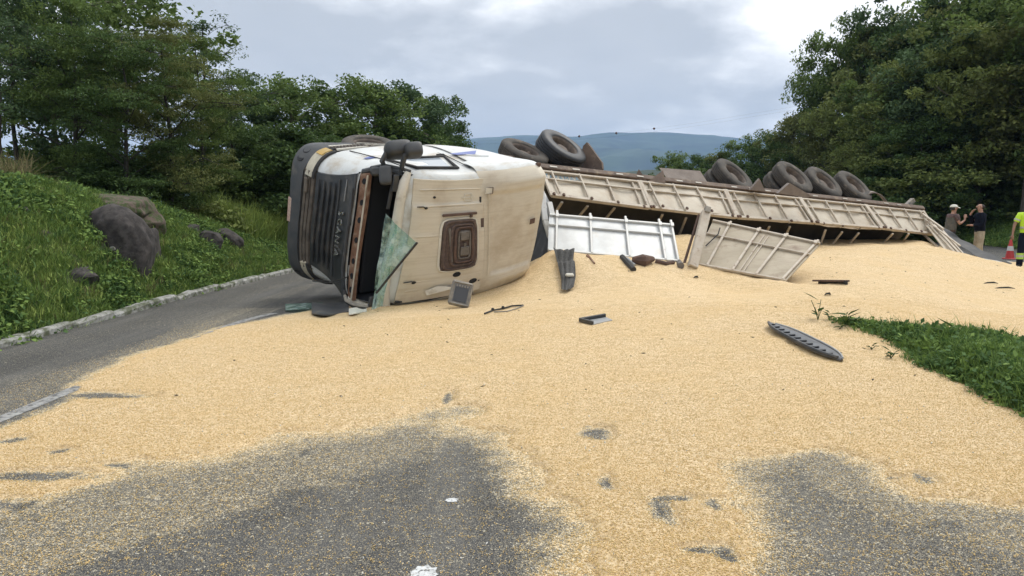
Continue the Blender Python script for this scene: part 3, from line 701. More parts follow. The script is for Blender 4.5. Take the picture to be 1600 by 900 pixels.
def V(p):
    p = np.asarray(p, float)[None]; return (crush(p) + _K(p, CT[:, :3]) @ _Wc)[0]
truck = empty('overturned_truck', V((0, -1, 1.2)) * (1, 1, 0), label='white tractor unit lying on its side in the grain, cab roof facing out', cat='truck')
def vb(name, m, mb, parent=None, sm=35, **k): return mb.build(name, m, parent or truck, xf=V, sm=sm, **k)
# ---- cab shell: rings of a rounded box stacked up the vehicle
def fy(z): return float(np.interp(z, [.35, .95, 1.9, 2.2, 2.85, 2.95, 3.05], [.1, .08, .0, -.16, -.5, -.6, -.8]))
def ring(z, ins=0.):
    w = 1.25 - ins; f = fy(z) - ins * .6; bk = -2.2 + ins; r = .26; pts = []
    pts.append((.4, bk)); pts.append((w - .06, bk)); pts.append((w, bk + .06))
    for t in (.2, .4, .6, .8): pts.append((w, bk + .06 + (f - r * 1.9 - bk - .06) * t))
    for k in range(7):
        a = math.pi / 2 * k / 6; pts.append((w - r + r * math.cos(a), f - r * 1.9 + r * 1.9 * math.sin(a)))
    front = [(w - r) * (1 - 2 * t) for t in np.linspace(.05, .95, 13)]
    for xx in front: pts.append((xx, f + .05 * (1 - (xx / w) ** 2)))
    left = [(-a, b) for a, b in pts[:14]][::-1]
    pts = pts + left
    return [(a, b, z) for a, b in pts]
zs = [.93, 1.05, 1.3, 1.6, 1.86, 1.93, 2.05, 2.3, 2.55, 2.75, 2.82, 2.88, 2.93, 2.97, 3.0]
ins = [0, 0, 0, 0, 0, 0, .01, .02, .035, .045, .05, .065, .10, .16, .25]
rings = [ring(z, i) for z, i in zip(zs, ins)]; n_ = len(rings[0]); mb = MB(); vs = [p for r_ in rings for p in r_]; fs = []
for i in range(len(rings) - 1):
    zm = (zs[i] + zs[i + 1]) / 2
    for k in range(n_):
        k2 = (k + 1) % n_; xm = (rings[i][k][0] + rings[i][k2][0]) / 2; ym = (rings[i][k][1] + rings[i][k2][1]) / 2
        frontf = ym > fy(zm) - .14
        if frontf and 1.93 < zm < 2.82 and abs(xm) < 1.12: continue
        if abs(xm) > 1.15 and 1.95 < zm < 2.55 and -1.35 < ym < -.6 and xm > 0 and False: continue
        fs.append((i * n_ + k, i * n_ + k2, (i + 1) * n_ + k2, (i + 1) * n_ + k))
mb.add(vs, fs); mb.add(rings[-1], [tuple(range(n_))])
shell = vb('cab_shell', 'white_paint', mb, sm=40)
# dark lining of the cab and the floor pan
mb = MB(); mb.box((0, -1.15, 2.32), (1.1, .9, .52)); mb.f = mb.f[:]  # interior box
mb2 = MB(); x0, x1, y0, y1, z0, z1 = -1.1, 1.1, -1.9, -.25, 1.9, 2.8
mb2.add([(x0, y0, z0), (x1, y0, z0), (x1, y0, z1), (x0, y0, z1), (x0, -.02, z0), (x1, -.02, z0), (x1, -.5, z1), (x0, -.5, z1)], [(0, 1, 2, 3), (0, 1, 5, 4), (3, 2, 6, 7), (0, 3, 7, 4), (1, 2, 6, 5)])
vb('cab_lining', 'interior_black', mb2)
mb = MB(); mb.box((0, -1.1, .8), (.95, 1.0, .16), b=.04); vb('floor_pan', 'chassis', mb)
mb = MB(); mb.box((.55, -.72, 2.5), (.24, .02, .2), b=.015); vb('sun_blind', 'interior_grey', mb)
mb = MB(); mb.box((0, -.42, 1.98), (1.05, .22, .07), b=.04); vb('dashboard', 'interior_black', mb)
mb = MB()
mb.lathe([(.2 + .017 * math.cos(a), .017 * math.sin(a)) for a in np.linspace(0, 2 * math.pi, 9)[:-1]], (-.55, -.62, 2.2), (0, -.5, .86), 24, closed=True)
vb('steering_wheel', 'interior_grey', mb)
for sx in (-1, 1):
    mb = MB(); mb.box((sx * .55, -1.35, 2.15), (.25, .09, .38), b=.05); mb.box((sx * .55, -1.1, 1.95), (.25, .26, .07), b=.04); vb('seat', 'interior_grey', mb)
# header strip over the windscreen
mb = MB(); pts = []
for t in np.linspace(-1, 1, 15):
    x_ = 1.17 * t; pts.append((x_, -.5 - .10 * abs(t) ** 6 + .05, 2.885 - .03 * abs(t) ** 6))
mb.tube(pts, [.05] + [.085] * 13 + [.05], 10); vb('windscreen_header', 'header_paint', mb, sm=60)
mb = MB(); mb.tube([(1.12, -.36, 2.80), (.9, -.32, 2.79), (.55, -.30, 2.78)], .035, 8); vb('windscreen_seal', 'black_rubber', mb)
mb = MB(); mb.tube([(1.1, -.06, 1.97), (1.17, -.28, 2.3), (1.14, -.45, 2.75)], .05, 8); vb('windscreen_pillar', 'bumper_plastic', mb)
mb = MB(); mb.tube([(-1.1, -.06, 1.97), (-1.17, -.28, 2.3), (-1.14, -.45, 2.75)], .05, 8); vb('windscreen_pillar', 'header_paint', mb)
# white strip end with dark dash, lower left corner
mb = MB(); mb.box((-1.02, -.34, 2.74), (.1, .03, .055), b=.01); vb('marker_lamp', 'grille_black', mb)
mb = MB(); mb.box((.98, -.34, 2.86), (.14, .05, .02), b=.01); vb('vent_slot', 'grille_black', mb)
# ---- grille: panel with ribs, lower dirty grille, badge letters
mb = MB()
def gp(u, v_):
    z = .97 + v_ * .9; w = (1.0 + .08 * v_); x_ = (u * 2 - 1) * w
    if x_ < 0: x_ *= (.90 + .12 * v_)
    return (x_, fy(z) + .09 - .045 * (x_ / 1.1) ** 2, z)
mb.slab(gp, 14, 8, (0, 1, 0), .09); grille = vb('grille', 'grille_black', mb)
for zz_ in (1.06, 1.18, 1.30, 1.42):
    pts = [(x_, fy(zz_) + .115 - .045 * (x_ / 1.1) ** 2, zz_) for x_ in np.linspace(-.82, .92, 10)]
    mb = MB(); mb.tube(pts, [.008] + [.026] * 8 + [.008], 6); vb('grille_slat', 'grille_black', mb, grille)
mb = MB(); mb.tube([(x_, fy(1.55) + .11 - .045 * (x_ / 1.1) ** 2, 1.52) for x_ in np.linspace(-.9, .98, 8)], .014, 6); vb('grille_trim', 'bumper_plastic', mb, grille)
mb = MB(); mb.bar((.62, fy(1.7) + .1, 1.69), (.99, fy(1.7) + .06, 1.69), .012); mb.bar((.62, fy(1.7) + .1, 1.65), (.62, fy(1.7) + .1, 1.73), .014); vb('grille_catch', 'metal_grey', mb, grille)
def letters(word, m, place, size, parent, name, xf=None, depth=.012):
    cu = bpy.data.curves.new('lettering', 'FONT'); cu.body = word; cu.size = size; cu.extrude = depth; cu.space_character = 1.25; cu.align_x = 'CENTER'; cu.align_y = 'CENTER'; cu.resolution_u = 3
    to = bpy.data.objects.new('lettering', cu); col.objects.link(to); dg = bpy.context.evaluated_depsgraph_get(); me = to.evaluated_get(dg).to_mesh()
    mb = MB(); mb.v = [tuple(place(*v_.co)) for v_ in me.vertices]; mb.f = [tuple(p.vertices) for p in me.polygons]
    bpy.data.objects.remove(to); return mb.build(name, m, parent, xf=xf)
# SCANIA, one raised letter after another: reads along the vehicle's width, seen from the front
wx = .48
for ch, adv in zip('SCANIA', (.165, .17, .175, .18, .10, .175)):
    cxx = wx - adv / 2
    letters(ch, 'chrome_badge', lambda a, b, c: (cxx - a * 1.15, fy(1.66) + .125 - .045 * (cxx / 1.1) ** 2 + c, 1.665 + b), .18, grille, 'badge_letter', xf=V); wx -= adv
# lower grille and bumper
low = None
for k, zz_ in enumerate((.70, .79, .88)):
    mb = MB(); mb.tube([(x_, .15 - .05 * (x_ / 1.1) ** 2, zz_) for x_ in np.linspace(-.98, .98, 12)], .036, 6); o = vb('lower_grille_bar', 'dirty_dark', mb)
mb = MB(); mb.slab(lambda u, v_: ((u * 2 - 1) * 1.0, .13 - .05 * (u * 2 - 1) ** 2, .64 + v_ * .32), 12, 3, (0, 1, 0), .06); vb('lower_grille', 'dirty_dark', mb)
mb = MB(); mb.box((.74, .20, .79), (.13, .02, .035), b=.01); vb('tow_cover', 'dirty_dark', mb)
def bum(u, z):
    # outline from right side round the front to the left side
    t = u; r = .42; w = 1.25; S = [( w, -.85), (w, -.30)]
    for k in range(9):
        a = math.pi / 2 * k / 8; S.append((w - r + r * math.cos(a), -.25 + r * math.sin(a)))
    S += [(x_, .17 + .03 * (1 - (x_ / w) ** 2)) for x_ in np.linspace(w - r, -(w - r), 12)[1:-1]]
    for k in range(9):
        a = math.pi / 2 * (1 - k / 8); S.append((-(w - r + r * math.cos(a)), -.25 + r * math.sin(a)))
    S += [(-w, -.30), (-w, -.85)]
    q = t * (len(S) - 1); i = min(int(q), len(S) - 2); f_ = q - i
    return S[i][0] * (1 - f_) + S[i + 1][0] * f_, S[i][1] * (1 - f_) + S[i + 1][1] * f_
def bumsurf(u, v_):
    prof = [(-.10, .62), (-.02, .64), (0, .58), (.015, .45), (0, .34), (-.06, .27), (-.14, .27)]
    q = v_ * (len(prof) - 1); i = min(int(q), len(prof) - 2); f_ = q - i
    o_ = prof[i][0] * (1 - f_) + prof[i + 1][0] * f_; z = prof[i][1] * (1 - f_) + prof[i + 1][1] * f_
    x_, y_ = bum(u, z); s = 1 + o_ / 1.4
    zt = z + (.28 * max(0, (abs(x_) - .95) / .3) * (z - .3) if z > .4 else 0)
    return (x_ * s, (y_ + .9) * s - .9, zt)
mb = MB(); mb.grid(bumsurf, 40, 7); bumper = vb('bumper', 'bumper_plastic', mb, sm=50)
for zz_, uu in ((.50, .15), (.50, .215), (.50, .80)):
    x_, y_ = bum(uu, .5); nn = nrm((x_, (y_ + .55) * 1.2, 0))
    mb = MB(); c = np.array((x_, y_, zz_)) + nn * .005; mb.lathe([(.0, .002), (.055, .002), (.07, .006), (.075, .0)], c, nn, 18); o = vb('fog_lamp_recess', 'interior_black', mb, bumper)
mb = MB(); mb.box((.1, .20, .36), (.24, .012, .05), b=.006); vb('number_plate', 'plate', mb, bumper)
# head lamp strips between bumper and corner panels
for sx in (1, -1):
    mb = MB(); pts = []
    for uu in np.linspace(.04, .30, 12):
        x_, y_ = bum(uu, .8); pts.append((sx * x_ * 1.0, y_ + .0, .80 + .03 * (abs(x_) > 1)))
    mb.slab(lambda u, v_: (lambda q: (q[0] * 1.01, q[1] + .0, .70 + v_ * .19))((sx * bum(.05 + u * .25, .8)[0], bum(.05 + u * .25, .8)[1] - .01)), 12, 3, (sx, 1, 0), .08)
    hl = vb('headlight', 'lens', mb)
    mb = MB(); mb.slab(lambda u, v_: (lambda q: (q[0] * 1.02, q[1] + .008, .72 + v_ * .15))((sx * bum(.05 + u * .09, .8)[0], bum(.05 + u * .09, .8)[1])), 6, 3, (sx, 1, 0), .05)
    vb('indicator', 'amber_lens', mb, hl)
    mb = MB(); mb.tube([(sx * bum(t, 0)[0] * 1.005, bum(t, 0)[1], .92) for t in np.linspace(.04, .3, 12)], .028, 6); vb('panel_gap', 'black_rubber', mb, hl)
# cowl beam with holes, wiper arms
mb = MB(); n1 = 14
mb.slab(lambda u, v_: ((u * 2 - 1) * 1.08, fy(1.95) + .03 - .03 * (u * 2 - 1) ** 2 - .06 * v_, 1.95 + v_ * .25), 16, 3, (0, 1, 0), .05); beam = vb('cowl_beam', 'rust', mb)
mb = MB(); mb.bar((-1.05, fy(1.95) - .025, 2.205), (1.05, fy(1.95) - .025, 2.205), .025, .02); vb('beam_lip', 'header_paint', mb, beam)
for x_ in (.95, .6, .3, -.05, -.42, -.68, -.92):
    mb = MB(); y_ = fy(1.95) + .006 - .03 * (x_ / 1.08) ** 2; mb.lathe([(.0, .004), (.033, .004), (.038, .012), (.048, .010), (.052, 0)], (x_, y_, 2.075), (0, 1, .24), 16); vb('beam_hole', 'interior_black', mb, beam)
for x_, dx in ((.75, -.55), (.1, -.45)):
    mb = MB(); mb.tube([(x_, fy(1.9) + .08, 1.9), (x_ + .1, fy(1.9) + .10, 1.95), (x_ + dx, fy(1.95) + .1, 1.92)], .014, 6); vb('wiper_arm', 'black_rubber', mb)
mb = MB(); mb.tube([(1.08, .02, 1.88), (.8, .06, 1.9), (.3, .09, 1.885), (-.6, .09, 1.885), (-1.12, .02, 1.88)], .03, 8); vb('cowl_trim', 'bumper_plastic', mb)
# ---- roof
def rz(x_, y_): return float(3.045 + .03 * (1 - (x_ / 1.1) ** 2) - .035 * sstep(.60, .68, x_) + .012 * (sstep(-.70, -.66, x_) - sstep(.12, .16, x_)) - .02 * sstep(-.8, -.9, x_))
mb = MB(); mb.slab(lambda u, v_: ((u * 2 - 1) * 1.08, -.62 - v_ * 1.0, rz((u * 2 - 1) * 1.08, 0) - .06 * max(0, 1 - v_ * 6) ** 2), 70, 12, (0, 0, 1), .04); roof = vb('roof', 'roof_paint', mb, sm=50)
for x_, y0, y1, w_ in ((.62, -.7, -1.6, .03), (.1, -.7, -.98, .012), (-.72, -.7, -1.6, .02), (-.87, -.7, -1.6, .014), (.9, -.7, -1.6, .02)):
    mb = MB(); mb.bar((x_, y0, rz(x_, 0) + .0), (x_, y1, rz(x_, 0) + .0), w_, .02, bev=.006); vb('roof_rib', 'roof_paint', mb, roof)
def frame(c, hx, hy, r, rad, z, n=20):
    pts = []
    for k in range(n * 2 + 1):
        a = 2 * math.pi * k / (n * 2); e_ = .35
        pts.append((c[0] + hx * np.sign(math.cos(a)) * abs(math.cos(a)) ** e_, c[1] + hy * np.sign(math.sin(a)) * abs(math.sin(a)) ** e_, z))
    return pts
HC = (-.10, -1.27)
mb = MB(); mb.box((HC[0], HC[1], rz(0, 0) + .015), (.46, .225, .025), b=.02); hatch = vb('roof_hatch', 'hatch_rubber', mb)
for hx, hy, zz_, r_, m_, oy in ((.49, .25, .012, .016, 'header_paint', 0), (.45, .21, .045, .022, 'hatch_rubber', 0), (.38, .15, .055, .02, 'hatch_rubber', -.03), (.33, .115, .07, .018, 'rust_dark', -.045), (.26, .075, .06, .014, 'hatch_plastic', -.05)):
    mb = MB(); mb.tube(frame((HC[0], HC[1] + oy), hx, hy, 0, 0, rz(0, 0) + zz_), r_, 6, cap=False); vb('hatch_frame', m_, mb, hatch)
for x_ in (.07, -.22):
    mb = MB(); mb.box((x_, HC[1] - .05, rz(0, 0) + .07), (.085, .055, .02), b=.012); vb('hatch_latch', 'hatch_plastic', mb, hatch)
mb = MB(); mb.bar((-.07, HC[1] - .05, rz(0, 0) + .07), (-.14, HC[1] - .05, rz(0, 0) + .07), .03); vb('hatch_latch_link', 'hatch_plastic', mb, hatch)
mb = MB(); mb.tube([(HC[0] + .33, HC[1] + .15, rz(0, 0) + .05), (HC[0] - .3, HC[1] + .1, rz(0, 0) + .06)], .016, 6); vb('hatch_strut', 'hatch_plastic', mb, hatch)
for x_, y0, y1 in ((.47, -1.02, -1.50), (-.90, -.98, -1.32)):
    mb = MB(); z_ = rz(x_, 0) + .05; mb.bar((x_, y0, z_), (x_, y1, z_), .05, .035, bev=.01)
    for yy_ in (y0 - .06, (y0 + y1) / 2, y1 + .05): mb.bar((x_, yy_, z_), (x_ - .0, yy_, rz(x_, 0)), .03); 
    mb.bar((x_, y1 + .08, z_), (x_ - .07, y1 + .08, z_), .03); vb('roof_rail', 'rust_dark', mb, roof)
for x_, y_, r_ in ((.78, -.93, .018), (-.67, -1.27, .04), (-.86, -1.5, .045), (.6, -.80, .02), (-.72, -.78, .022)):
    mb = MB(); z_ = rz(x_, 0); mb.lathe([(0, .012), (r_, .012), (r_ * 1.2, .004), (r_ * 1.25, -.01)], (x_, y_, z_), (0, 0, 1), 16); vb('roof_plug', 'interior_black', mb, roof)
for x_ in (.6, -.72):
    mb = MB(); mb.tube([(x_, -.80, rz(x_, 0) + .02), (x_ + .03, -.74, rz(x_, 0) + .03), (x_ + .02, -.66, rz(x_, 0) + .0)], .010, 6); vb('roof_cable', 'black_rubber', mb, roof)
mb = MB(); z_ = rz(.78, 0) + .012
for a, b in (((.82, -1.36), (.82, -1.46)), ((.70, -1.36), (.70, -1.46)), ((.82, -1.36), (.70, -1.36)), ((.82, -1.46), (.70, -1.46)), ((.76, -1.32), (.76, -1.50))): mb.bar((*a, z_), (*b, z_), .01, .012)
vb('roof_bracket', 'header_paint', mb, roof)
mb = MB(); mb.add([(-.84, -1.05, rz(0, 0) + .005), (-.90, -.92, rz(0, 0) + .004), (-.99, -.94, rz(0, 0) + .02), (-.93, -1.2, rz(0, 0) + .055), (-.88, -1.2, rz(0, 0) + .06)], [(0, 1, 2, 3, 4)]); vb('torn_flap', 'header_paint', mb, roof)
mb = MB(); mb.tube([(x_, y_, 2.98) for x_, y_ in ((-1.05, -.62), (-1.09, -1.0), (-1.06, -1.5))], .03, 6); vb('roof_gutter', 'black_rubber', mb, roof)
# ---- air deflector
def defl(u, v_):
    prof = [(-1.60, 2.98), (-1.57, 3.03), (-1.66, 3.09), (-1.82, 3.19), (-2.05, 3.32), (-2.28, 3.43), (-2.36, 3.42), (-2.40, 3.34), (-2.38, 3.0), (-2.3, 2.5)]
    q = v_ * (len(prof) - 1); i = min(int(q), len(prof) - 2); f_ = q - i
    y = prof[i][0] * (1 - f_) + prof[i + 1][0] * f_; z = prof[i][1] * (1 - f_) + prof[i + 1][1] * f_
    a = (u * 2 - 1)
    if abs(a) <= .8:
        th = a / .8 * math.pi / 2; e_ = .30; w = 1.27
        x_ = w * np.sign(math.sin(th)) * abs(math.sin(th)) ** .62 * 1.0
        k = max(0, 1 - abs(x_ / w) ** 5) ** (1 / 5)
        rec = .045 * float(sstep(.86, .74, abs(x_)) * sstep(-1.68, -1.76, y) * sstep(-2.38, -2.3, y)); ridge_ = .03 * math.exp(-((abs(x_) - .98) / .09) ** 2) * float(sstep(-1.7, -1.9, y))
        return (x_, y, 2.45 + (z - 2.45) * k - rec + ridge_)
    s = (abs(a) - .8) / .2; return (np.sign(a) * (1.27 - .0 * s), -2.0 + (y + 2.0) * (1 if y < -2 else .75), 2.45 - s * 1.4)
mb = MB(); mb.grid(defl, 161, 46, keep=lambda a_, b_: abs(a_ * 2 - 1) < .585); deflector = vb('air_deflector', 'roof_paint', mb, sm=60)
for s_ in (1, -1):
    mb = MB(); mb.grid(defl, 161, 46, keep=lambda a_, b_: abs(a_ * 2 - 1) >= .585 and (a_ * 2 - 1) * s_ > 0); vb('side_fairing', 'white_paint' if s_ > 0 else 'roof_paint', mb, deflector, sm=60)
mb = MB(); mb.tube([(.80, -1.66, 3.125), (.5, -1.68, 3.125), (-.5, -1.68, 3.125), (-.82, -1.68, 3.12)], .012, 6); vb('deflector_crease', 'roof_paint', mb, deflector)
mb = MB(); mb.bar((.35, -1.60, 3.05), (-.45, -1.60, 3.05), .06, .05, bev=.01); vb('deflector_gap_cover', 'hatch_rubber', mb, deflector)
mb = MB(); mb.bar((.75, -1.585, 3.03), (-.9, -1.585, 3.03), .02, .03); vb('deflector_shadow_gap', 'black_rubber', mb, deflector)
mb = MB(); mb.box((.12, -2.22, 3.42), (.055, .045, .006), b=.003); vb('deflector_emblem', 'rust_dark', mb, deflector)
mb = MB(); mb.box((.86, -1.66, 3.115), (.06, .045, .012), b=.004); vb('deflector_cover_plate', 'header_paint', mb, deflector)
mb = MB()
for a, b in (((.92, -1.62), (.92, -1.70)), ((.80, -1.62), (.80, -1.70)), ((.92, -1.62), (.80, -1.62)), ((.92, -1.70), (.80, -1.70))): mb.bar((*a, 3.13 - (a[1] + 1.66) * .5), (*b, 3.13 - (b[1] + 1.66) * .5), .008)
vb('deflector_plate_edge', 'hatch_rubber', mb, deflector)
mb = MB(); mb.box((1.2, -2.34, 3.2), (.04, .02, .05), b=.01); vb('deflector_bracket', 'rust_dark', mb, deflector)
# ---- upper side (vehicle's right): window, stripe, door lines
sx = 1.255
STR = [(1.29, -1.60, 1.93), (1.29, -2.12, 1.80), (1.29, -1.95, 2.06), (1.29, -1.68, 2.02)]
mb = MB(); mb.add([(sx - .01, -.62, 2.0), (sx - .01, -1.42, 2.0), (sx - .035, -1.34, 2.62), (sx - .04, -.84, 2.62)], [(0, 1, 2, 3)]); vb('side_window', 'glass_dark', mb)
win = [(sx, -.52, 1.97), (sx, -1.5, 1.97), (sx - .02, -1.40, 2.68), (sx - .03, -.78, 2.68)]
mb = MB(); mb.tube(win + win[:1], .028, 6); vb('window_frame', 'black_rubber', mb)
mb = MB(); mb.add(STR, [(0, 1, 2, 3)]); vb('blue_stripe', 'blue_stripe', mb)
mb = MB(); mb.add([(sx + .004, -.33, 1.55), (sx + .004, -.55, 1.5), (sx + .004, -.52, 1.7), (sx + .004, -.36, 1.66)], [(0, 1, 2, 3)]); vb('blue_stripe', 'blue_stripe', mb)
for y_ in (-.5, -1.55):
    mb = MB(); mb.tube([(sx, y_, 1.0), (sx, y_, 1.9), (sx - .02, y_ - .02, 2.7)], .009, 4); vb('door_gap', 'black_rubber', mb)
mb = MB(); mb.tube([(sx, -1.7, 1.9), (sx + .015, -1.9, 2.1), (sx + .01, -2.1, 2.2)], .03, 6); vb('side_bead', 'white_paint', mb)
for z_ in (1.1, 2.1):
    mb = MB(); mb.box((sx + .01, -1.48, z_ - .2), (.02, .06, .02), b=.008); vb('door_handle', 'black_rubber', mb)
# entry steps of pierced plate below the door (furthest up in the view)
for y0, z_ in ((-.35, .78), (-.9, .72)):
    st = MB(); st.bar((1.27, y0, z_ + .1), (1.25, y0 - .55, z_ + .12), .03, .03); st.bar((1.27, y0, z_ - .1), (1.25, y0 - .55, z_ - .1), .03, .03); st.bar((1.27, y0, z_ - .1), (1.27, y0, z_ + .1), .03); st.bar((1.25, y0 - .55, z_ - .1), (1.25, y0 - .55, z_ + .1), .03)
    sp_ = vb('entry_step', 'header_paint', st)
    m2 = MB()
    for k in range(9):
        a = k / 9
        m2.bar((1.262, y0 - .55 * a, z_ - .1), (1.262, y0 - .55 * a - .12, z_ + .1), .012); m2.bar((1.262, y0 - .55 * a, z_ + .1), (1.262, y0 - .55 * a - .12, z_ - .1), .012)
    vb('step_mesh', 'dirty_dark', m2, sp_)
# ---- mirrors on the upper side
def wb(name, m, mb, parent=None, sm=40, **k): return mb.build(name, m, parent or truck, sm=sm, **k)
mi = empty('mirror', at(630, 240, 11.9), truck)
def pod(c1, c2, r1, r2, name, m='mirror_plastic'):
    a = np.asarray(c1); b = np.asarray(c2); t = nrm(b - a); u = nrm(np.cross(t, (0, -1, .3))); w = np.cross(t, u); mb = MB(); Ln = np.linalg.norm(b - a)
    def f(i, j):
        th = 2 * math.pi * j; s = i * 2 - 1; k = (1 - abs(s) ** 4) ** .25; cs = math.cos(th); sn = math.sin(th); e_ = .6
        return (a + b) / 2 + t * s * Ln / 2 + k * (u * r1 * np.sign(cs) * abs(cs) ** e_ + w * r2 * np.sign(sn) * abs(sn) ** e_)
    mb.grid(f, 15, 25); return wb(name, m, mb, mi, sm=70)
pod(at(601, 236, 11.8), at(642, 232, 12.0), .13, .17, 'mirror_housing'); pod(at(632, 236, 11.75), at(660, 234, 11.85), .115, .15, 'mirror_housing')
pod(at(602, 258, 11.7), at(603, 290, 11.65), .10, .08, 'mirror_housing')
for A1, A2, A3 in (((604, 238), (597, 252), (603, 264)), ((634, 240), (630, 252), (626, 268))):
    mb = MB(); mb.tube([at(*A1, 11.8), at(*A2, 11.8), at(*A3, 11.9)], [.04, .045, .035], 8); wb('mirror_arm', 'mirror_plastic', mb, mi)
mb = MB(); mb.tube([at(580, 262, 12.1), at(600, 258, 11.9), at(628, 264, 11.9), at(642, 268, 11.9)], .028, 8); wb('mirror_rail', 'bumper_plastic', mb, mi)
mb = MB(); mb.box(at(590, 268, 11.9), (.1, .12, .07), b=.03); wb('mirror_foot', 'bumper_plastic', mb, mi)
# ---- shattered windscreen hanging out of the frame
def sheet(name, pts, m, th, parent, nrm_=(0, -1, 0), wob=.0, sub=10, **k):
    P = [np.asarray(p, float) for p in pts]; mb = MB()
    def f(u, v_):
        a = P[0] * (1 - u) + P[1] * u; b = P[3] * (1 - u) + P[2] * u; p = a * (1 - v_) + b * v_
        return p + np.array(nrm_) * wob * (math.sin(u * 9 + v_ * 4) * .5 + math.sin(v_ * 13 + u * 3) * .5)
    mb.slab(f, sub, sub, nrm_, th); return mb.build(name, m, parent, sm=60, **k)
ws = sheet('broken_windscreen', [at(603, 333, 11.35), at(621, 352, 11.1), at(598, 478, 11.3), at(580, 484, 11.6)], 'shattered_glass', .01, truck, wob=.09, sub=22)
sheet('windscreen_fold', [at(618, 350, 11.1), at(652, 380, 11.0), at(594, 452, 11.3), at(600, 420, 11.15)], 'shattered_glass', .008, ws, wob=.02, sub=10)
mb = MB(); mb.tube([at(652, 379, 10.98), at(625, 412, 11.1), at(588, 458, 11.3)], .018, 6); wb('windscreen_edge_strip', 'black_rubber', mb, ws)
mb = MB(); mb.tube([at(490, 437, 12.6), at(520, 440, 12.0), at(545, 432, 11.9)], .010, 5); mb.tube([at(488, 439, 12.6), at(515, 442, 12.0), at(530, 441, 11.9)], .010, 5); wb('hanging_cable', 'black_rubber', mb)
mb = MB(); mb.tube([at(539, 462, 11.9), at(541, 470, 11.8), at(553, 476, 11.7), at(575, 479, 11.7)], .028, 6); wb('lower_trim_strip', 'grey_plastic', mb)
mb = MB(); mb.tube([at(538, 455, 12), at(539, 470, 11.85), at(552, 479, 11.75), at(572, 481, 11.7)], .03, 6); wb('lower_seal', 'black_rubber', mb)
# ---- wheels
def wheel(c, n, parent, d=1.08, w=.29, m='tyre', dual=0, groove=True, name='wheel'):
    """outer face centre c, outward axis n"""
    c = np.asarray(c, float); n = nrm(n); e_ = empty(name, c, parent)
    def tyre(c):
        r = d / 2; pr = [(r * .56, -.02), (r * .60, .0), (r * .74, .012), (r * .9, .0), (r * .97, -.025), (r, -.06)]
        k = 4; st = (w - .12) / k
        for i in range(k):
            h0 = -.06 - i * st
            pr += [(r, h0 - st * .12), (r - .018, h0 - st * .2), (r - .018, h0 - st * .38), (r, h0 - st * .46), (r, h0 - st * .98)] if groove else [(r, h0 - st * .9)]
        pr += [(r * .97, -w + .025), (r * .9, -w), (r * .74, -w), (r * .56, -w + .03)]
        mb = MB(); mb.lathe(pr, c, n, 40); return mb.build('tyre', m, e_, sm=40)
    tyre(c); 
    r = d / 2; mb = MB(); mb.lathe([(r * .585, -.005), (r * .60, -.022), (r * .55, -.03), (r * .50, -.06), (r * .47, -.15), (r * .30, -.175), (r * .24, -.13), (r * .22, -.10), (0, -.095)], c, n, 32); rim = mb.build('rim', 'rim', e_, sm=40)
    u, w_, _ = basis(n)
    m2 = MB()
    for k in range(8):
        a = 2 * math.pi * k / 8; m2.lathe([(0, .02), (.017, .02), (.017, 0)], c - n * .168 + (u * math.cos(a) + w_ * math.sin(a)) * r * .36, n, 6)
    m2.build('wheel_nuts', 'rust', e_, sm=30, kind='stuff')
    if dual:
        tyre(c - n * (w + .05))
    return e_
nA = nrm((.34, -.36, .87))
wheel(at(576, 221, 14.9), nrm((.12, -.34, .93)), truck, m='tyre', name='front_wheel')
wheel(at(822, 232, 15.7), nrm((.36, -.34, .86)), truck, w=.31, dual=1, name='drive_wheel')
wheel(at(883, 225, 16.2), nrm((.50, -.42, .76)), truck, d=1.14, w=.36, dual=1, m='tyre_black', name='drive_wheel')
# axle hubs / chassis of the tractor
mb = MB(); a = at(575, 236, 14.6); b = at(905, 268, 17.0); mb.bar(a, b, .28, .10, bev=.02); wb('chassis_rail', 'chassis', mb)
mb = MB(); a = at(620, 262, 14.6); b = at(905, 300, 16.4); mb.bar(a, b, .28, .10, bev=.02); wb('chassis_rail', 'chassis', mb)
mb = MB(); a = at(640, 236, 14.6); b = at(712, 242, 15.0); mb.tube([a, a * .5 + b * .5, b], .13, 12); wb('air_tank', 'chassis', mb)
mb = MB(); mb.box(at(772, 252, 15.2), (.45, .25, .13), ax=(nrm((.8, .6, -.05)), nrm((-.6, .8, 0)), (0, 0, 1)), b=.05); wb('fuel_tank', 'chassis', mb)
for p, q in (((822, 240, 15.9), (850, 300, 16.3)), ((884, 240, 16.5), (900, 300, 16.7))):
    mb = MB(); mb.tube([at(*p), at(*q)], .09, 10); wb('axle', 'chassis', mb)
mb = MB()
def mg(u, v_):
    a = -.5 + u * 2.2; c = at(912, 262, 16.9); r = .62; ax_ = nrm((.3, .25, -.05)); n = nrm((.40, -.34, .85)); u1 = nrm(np.cross(n, (0, 1, .3))); u2 = np.cross(n, u1)
    return c + u1 * r * math.cos(a) * .9 + u2 * r * math.sin(a) + n * (-.1 - .45 * v_)
mb.slab(mg, 14, 4, (0, -1, 0), .02); wb('mudguard', 'toolbox', mb)
mb = MB(); Pq = [at(a_, b_, 16.5) for a_, b_ in ((911, 228), (917, 222), (930, 240), (940, 254), (941, 264), (934, 272), (914, 272), (902, 266))]; Bq = [p_ + np.array((.1, .5, .02)) for p_ in Pq]; mb.add(Pq + Bq, [tuple(range(8)), tuple(range(8, 16))[::-1]] + [(i_, (i_ + 1) % 8, (i_ + 1) % 8 + 8, i_ + 8) for i_ in range(8)]); wb('mudguard_plate', 'chassis', mb)
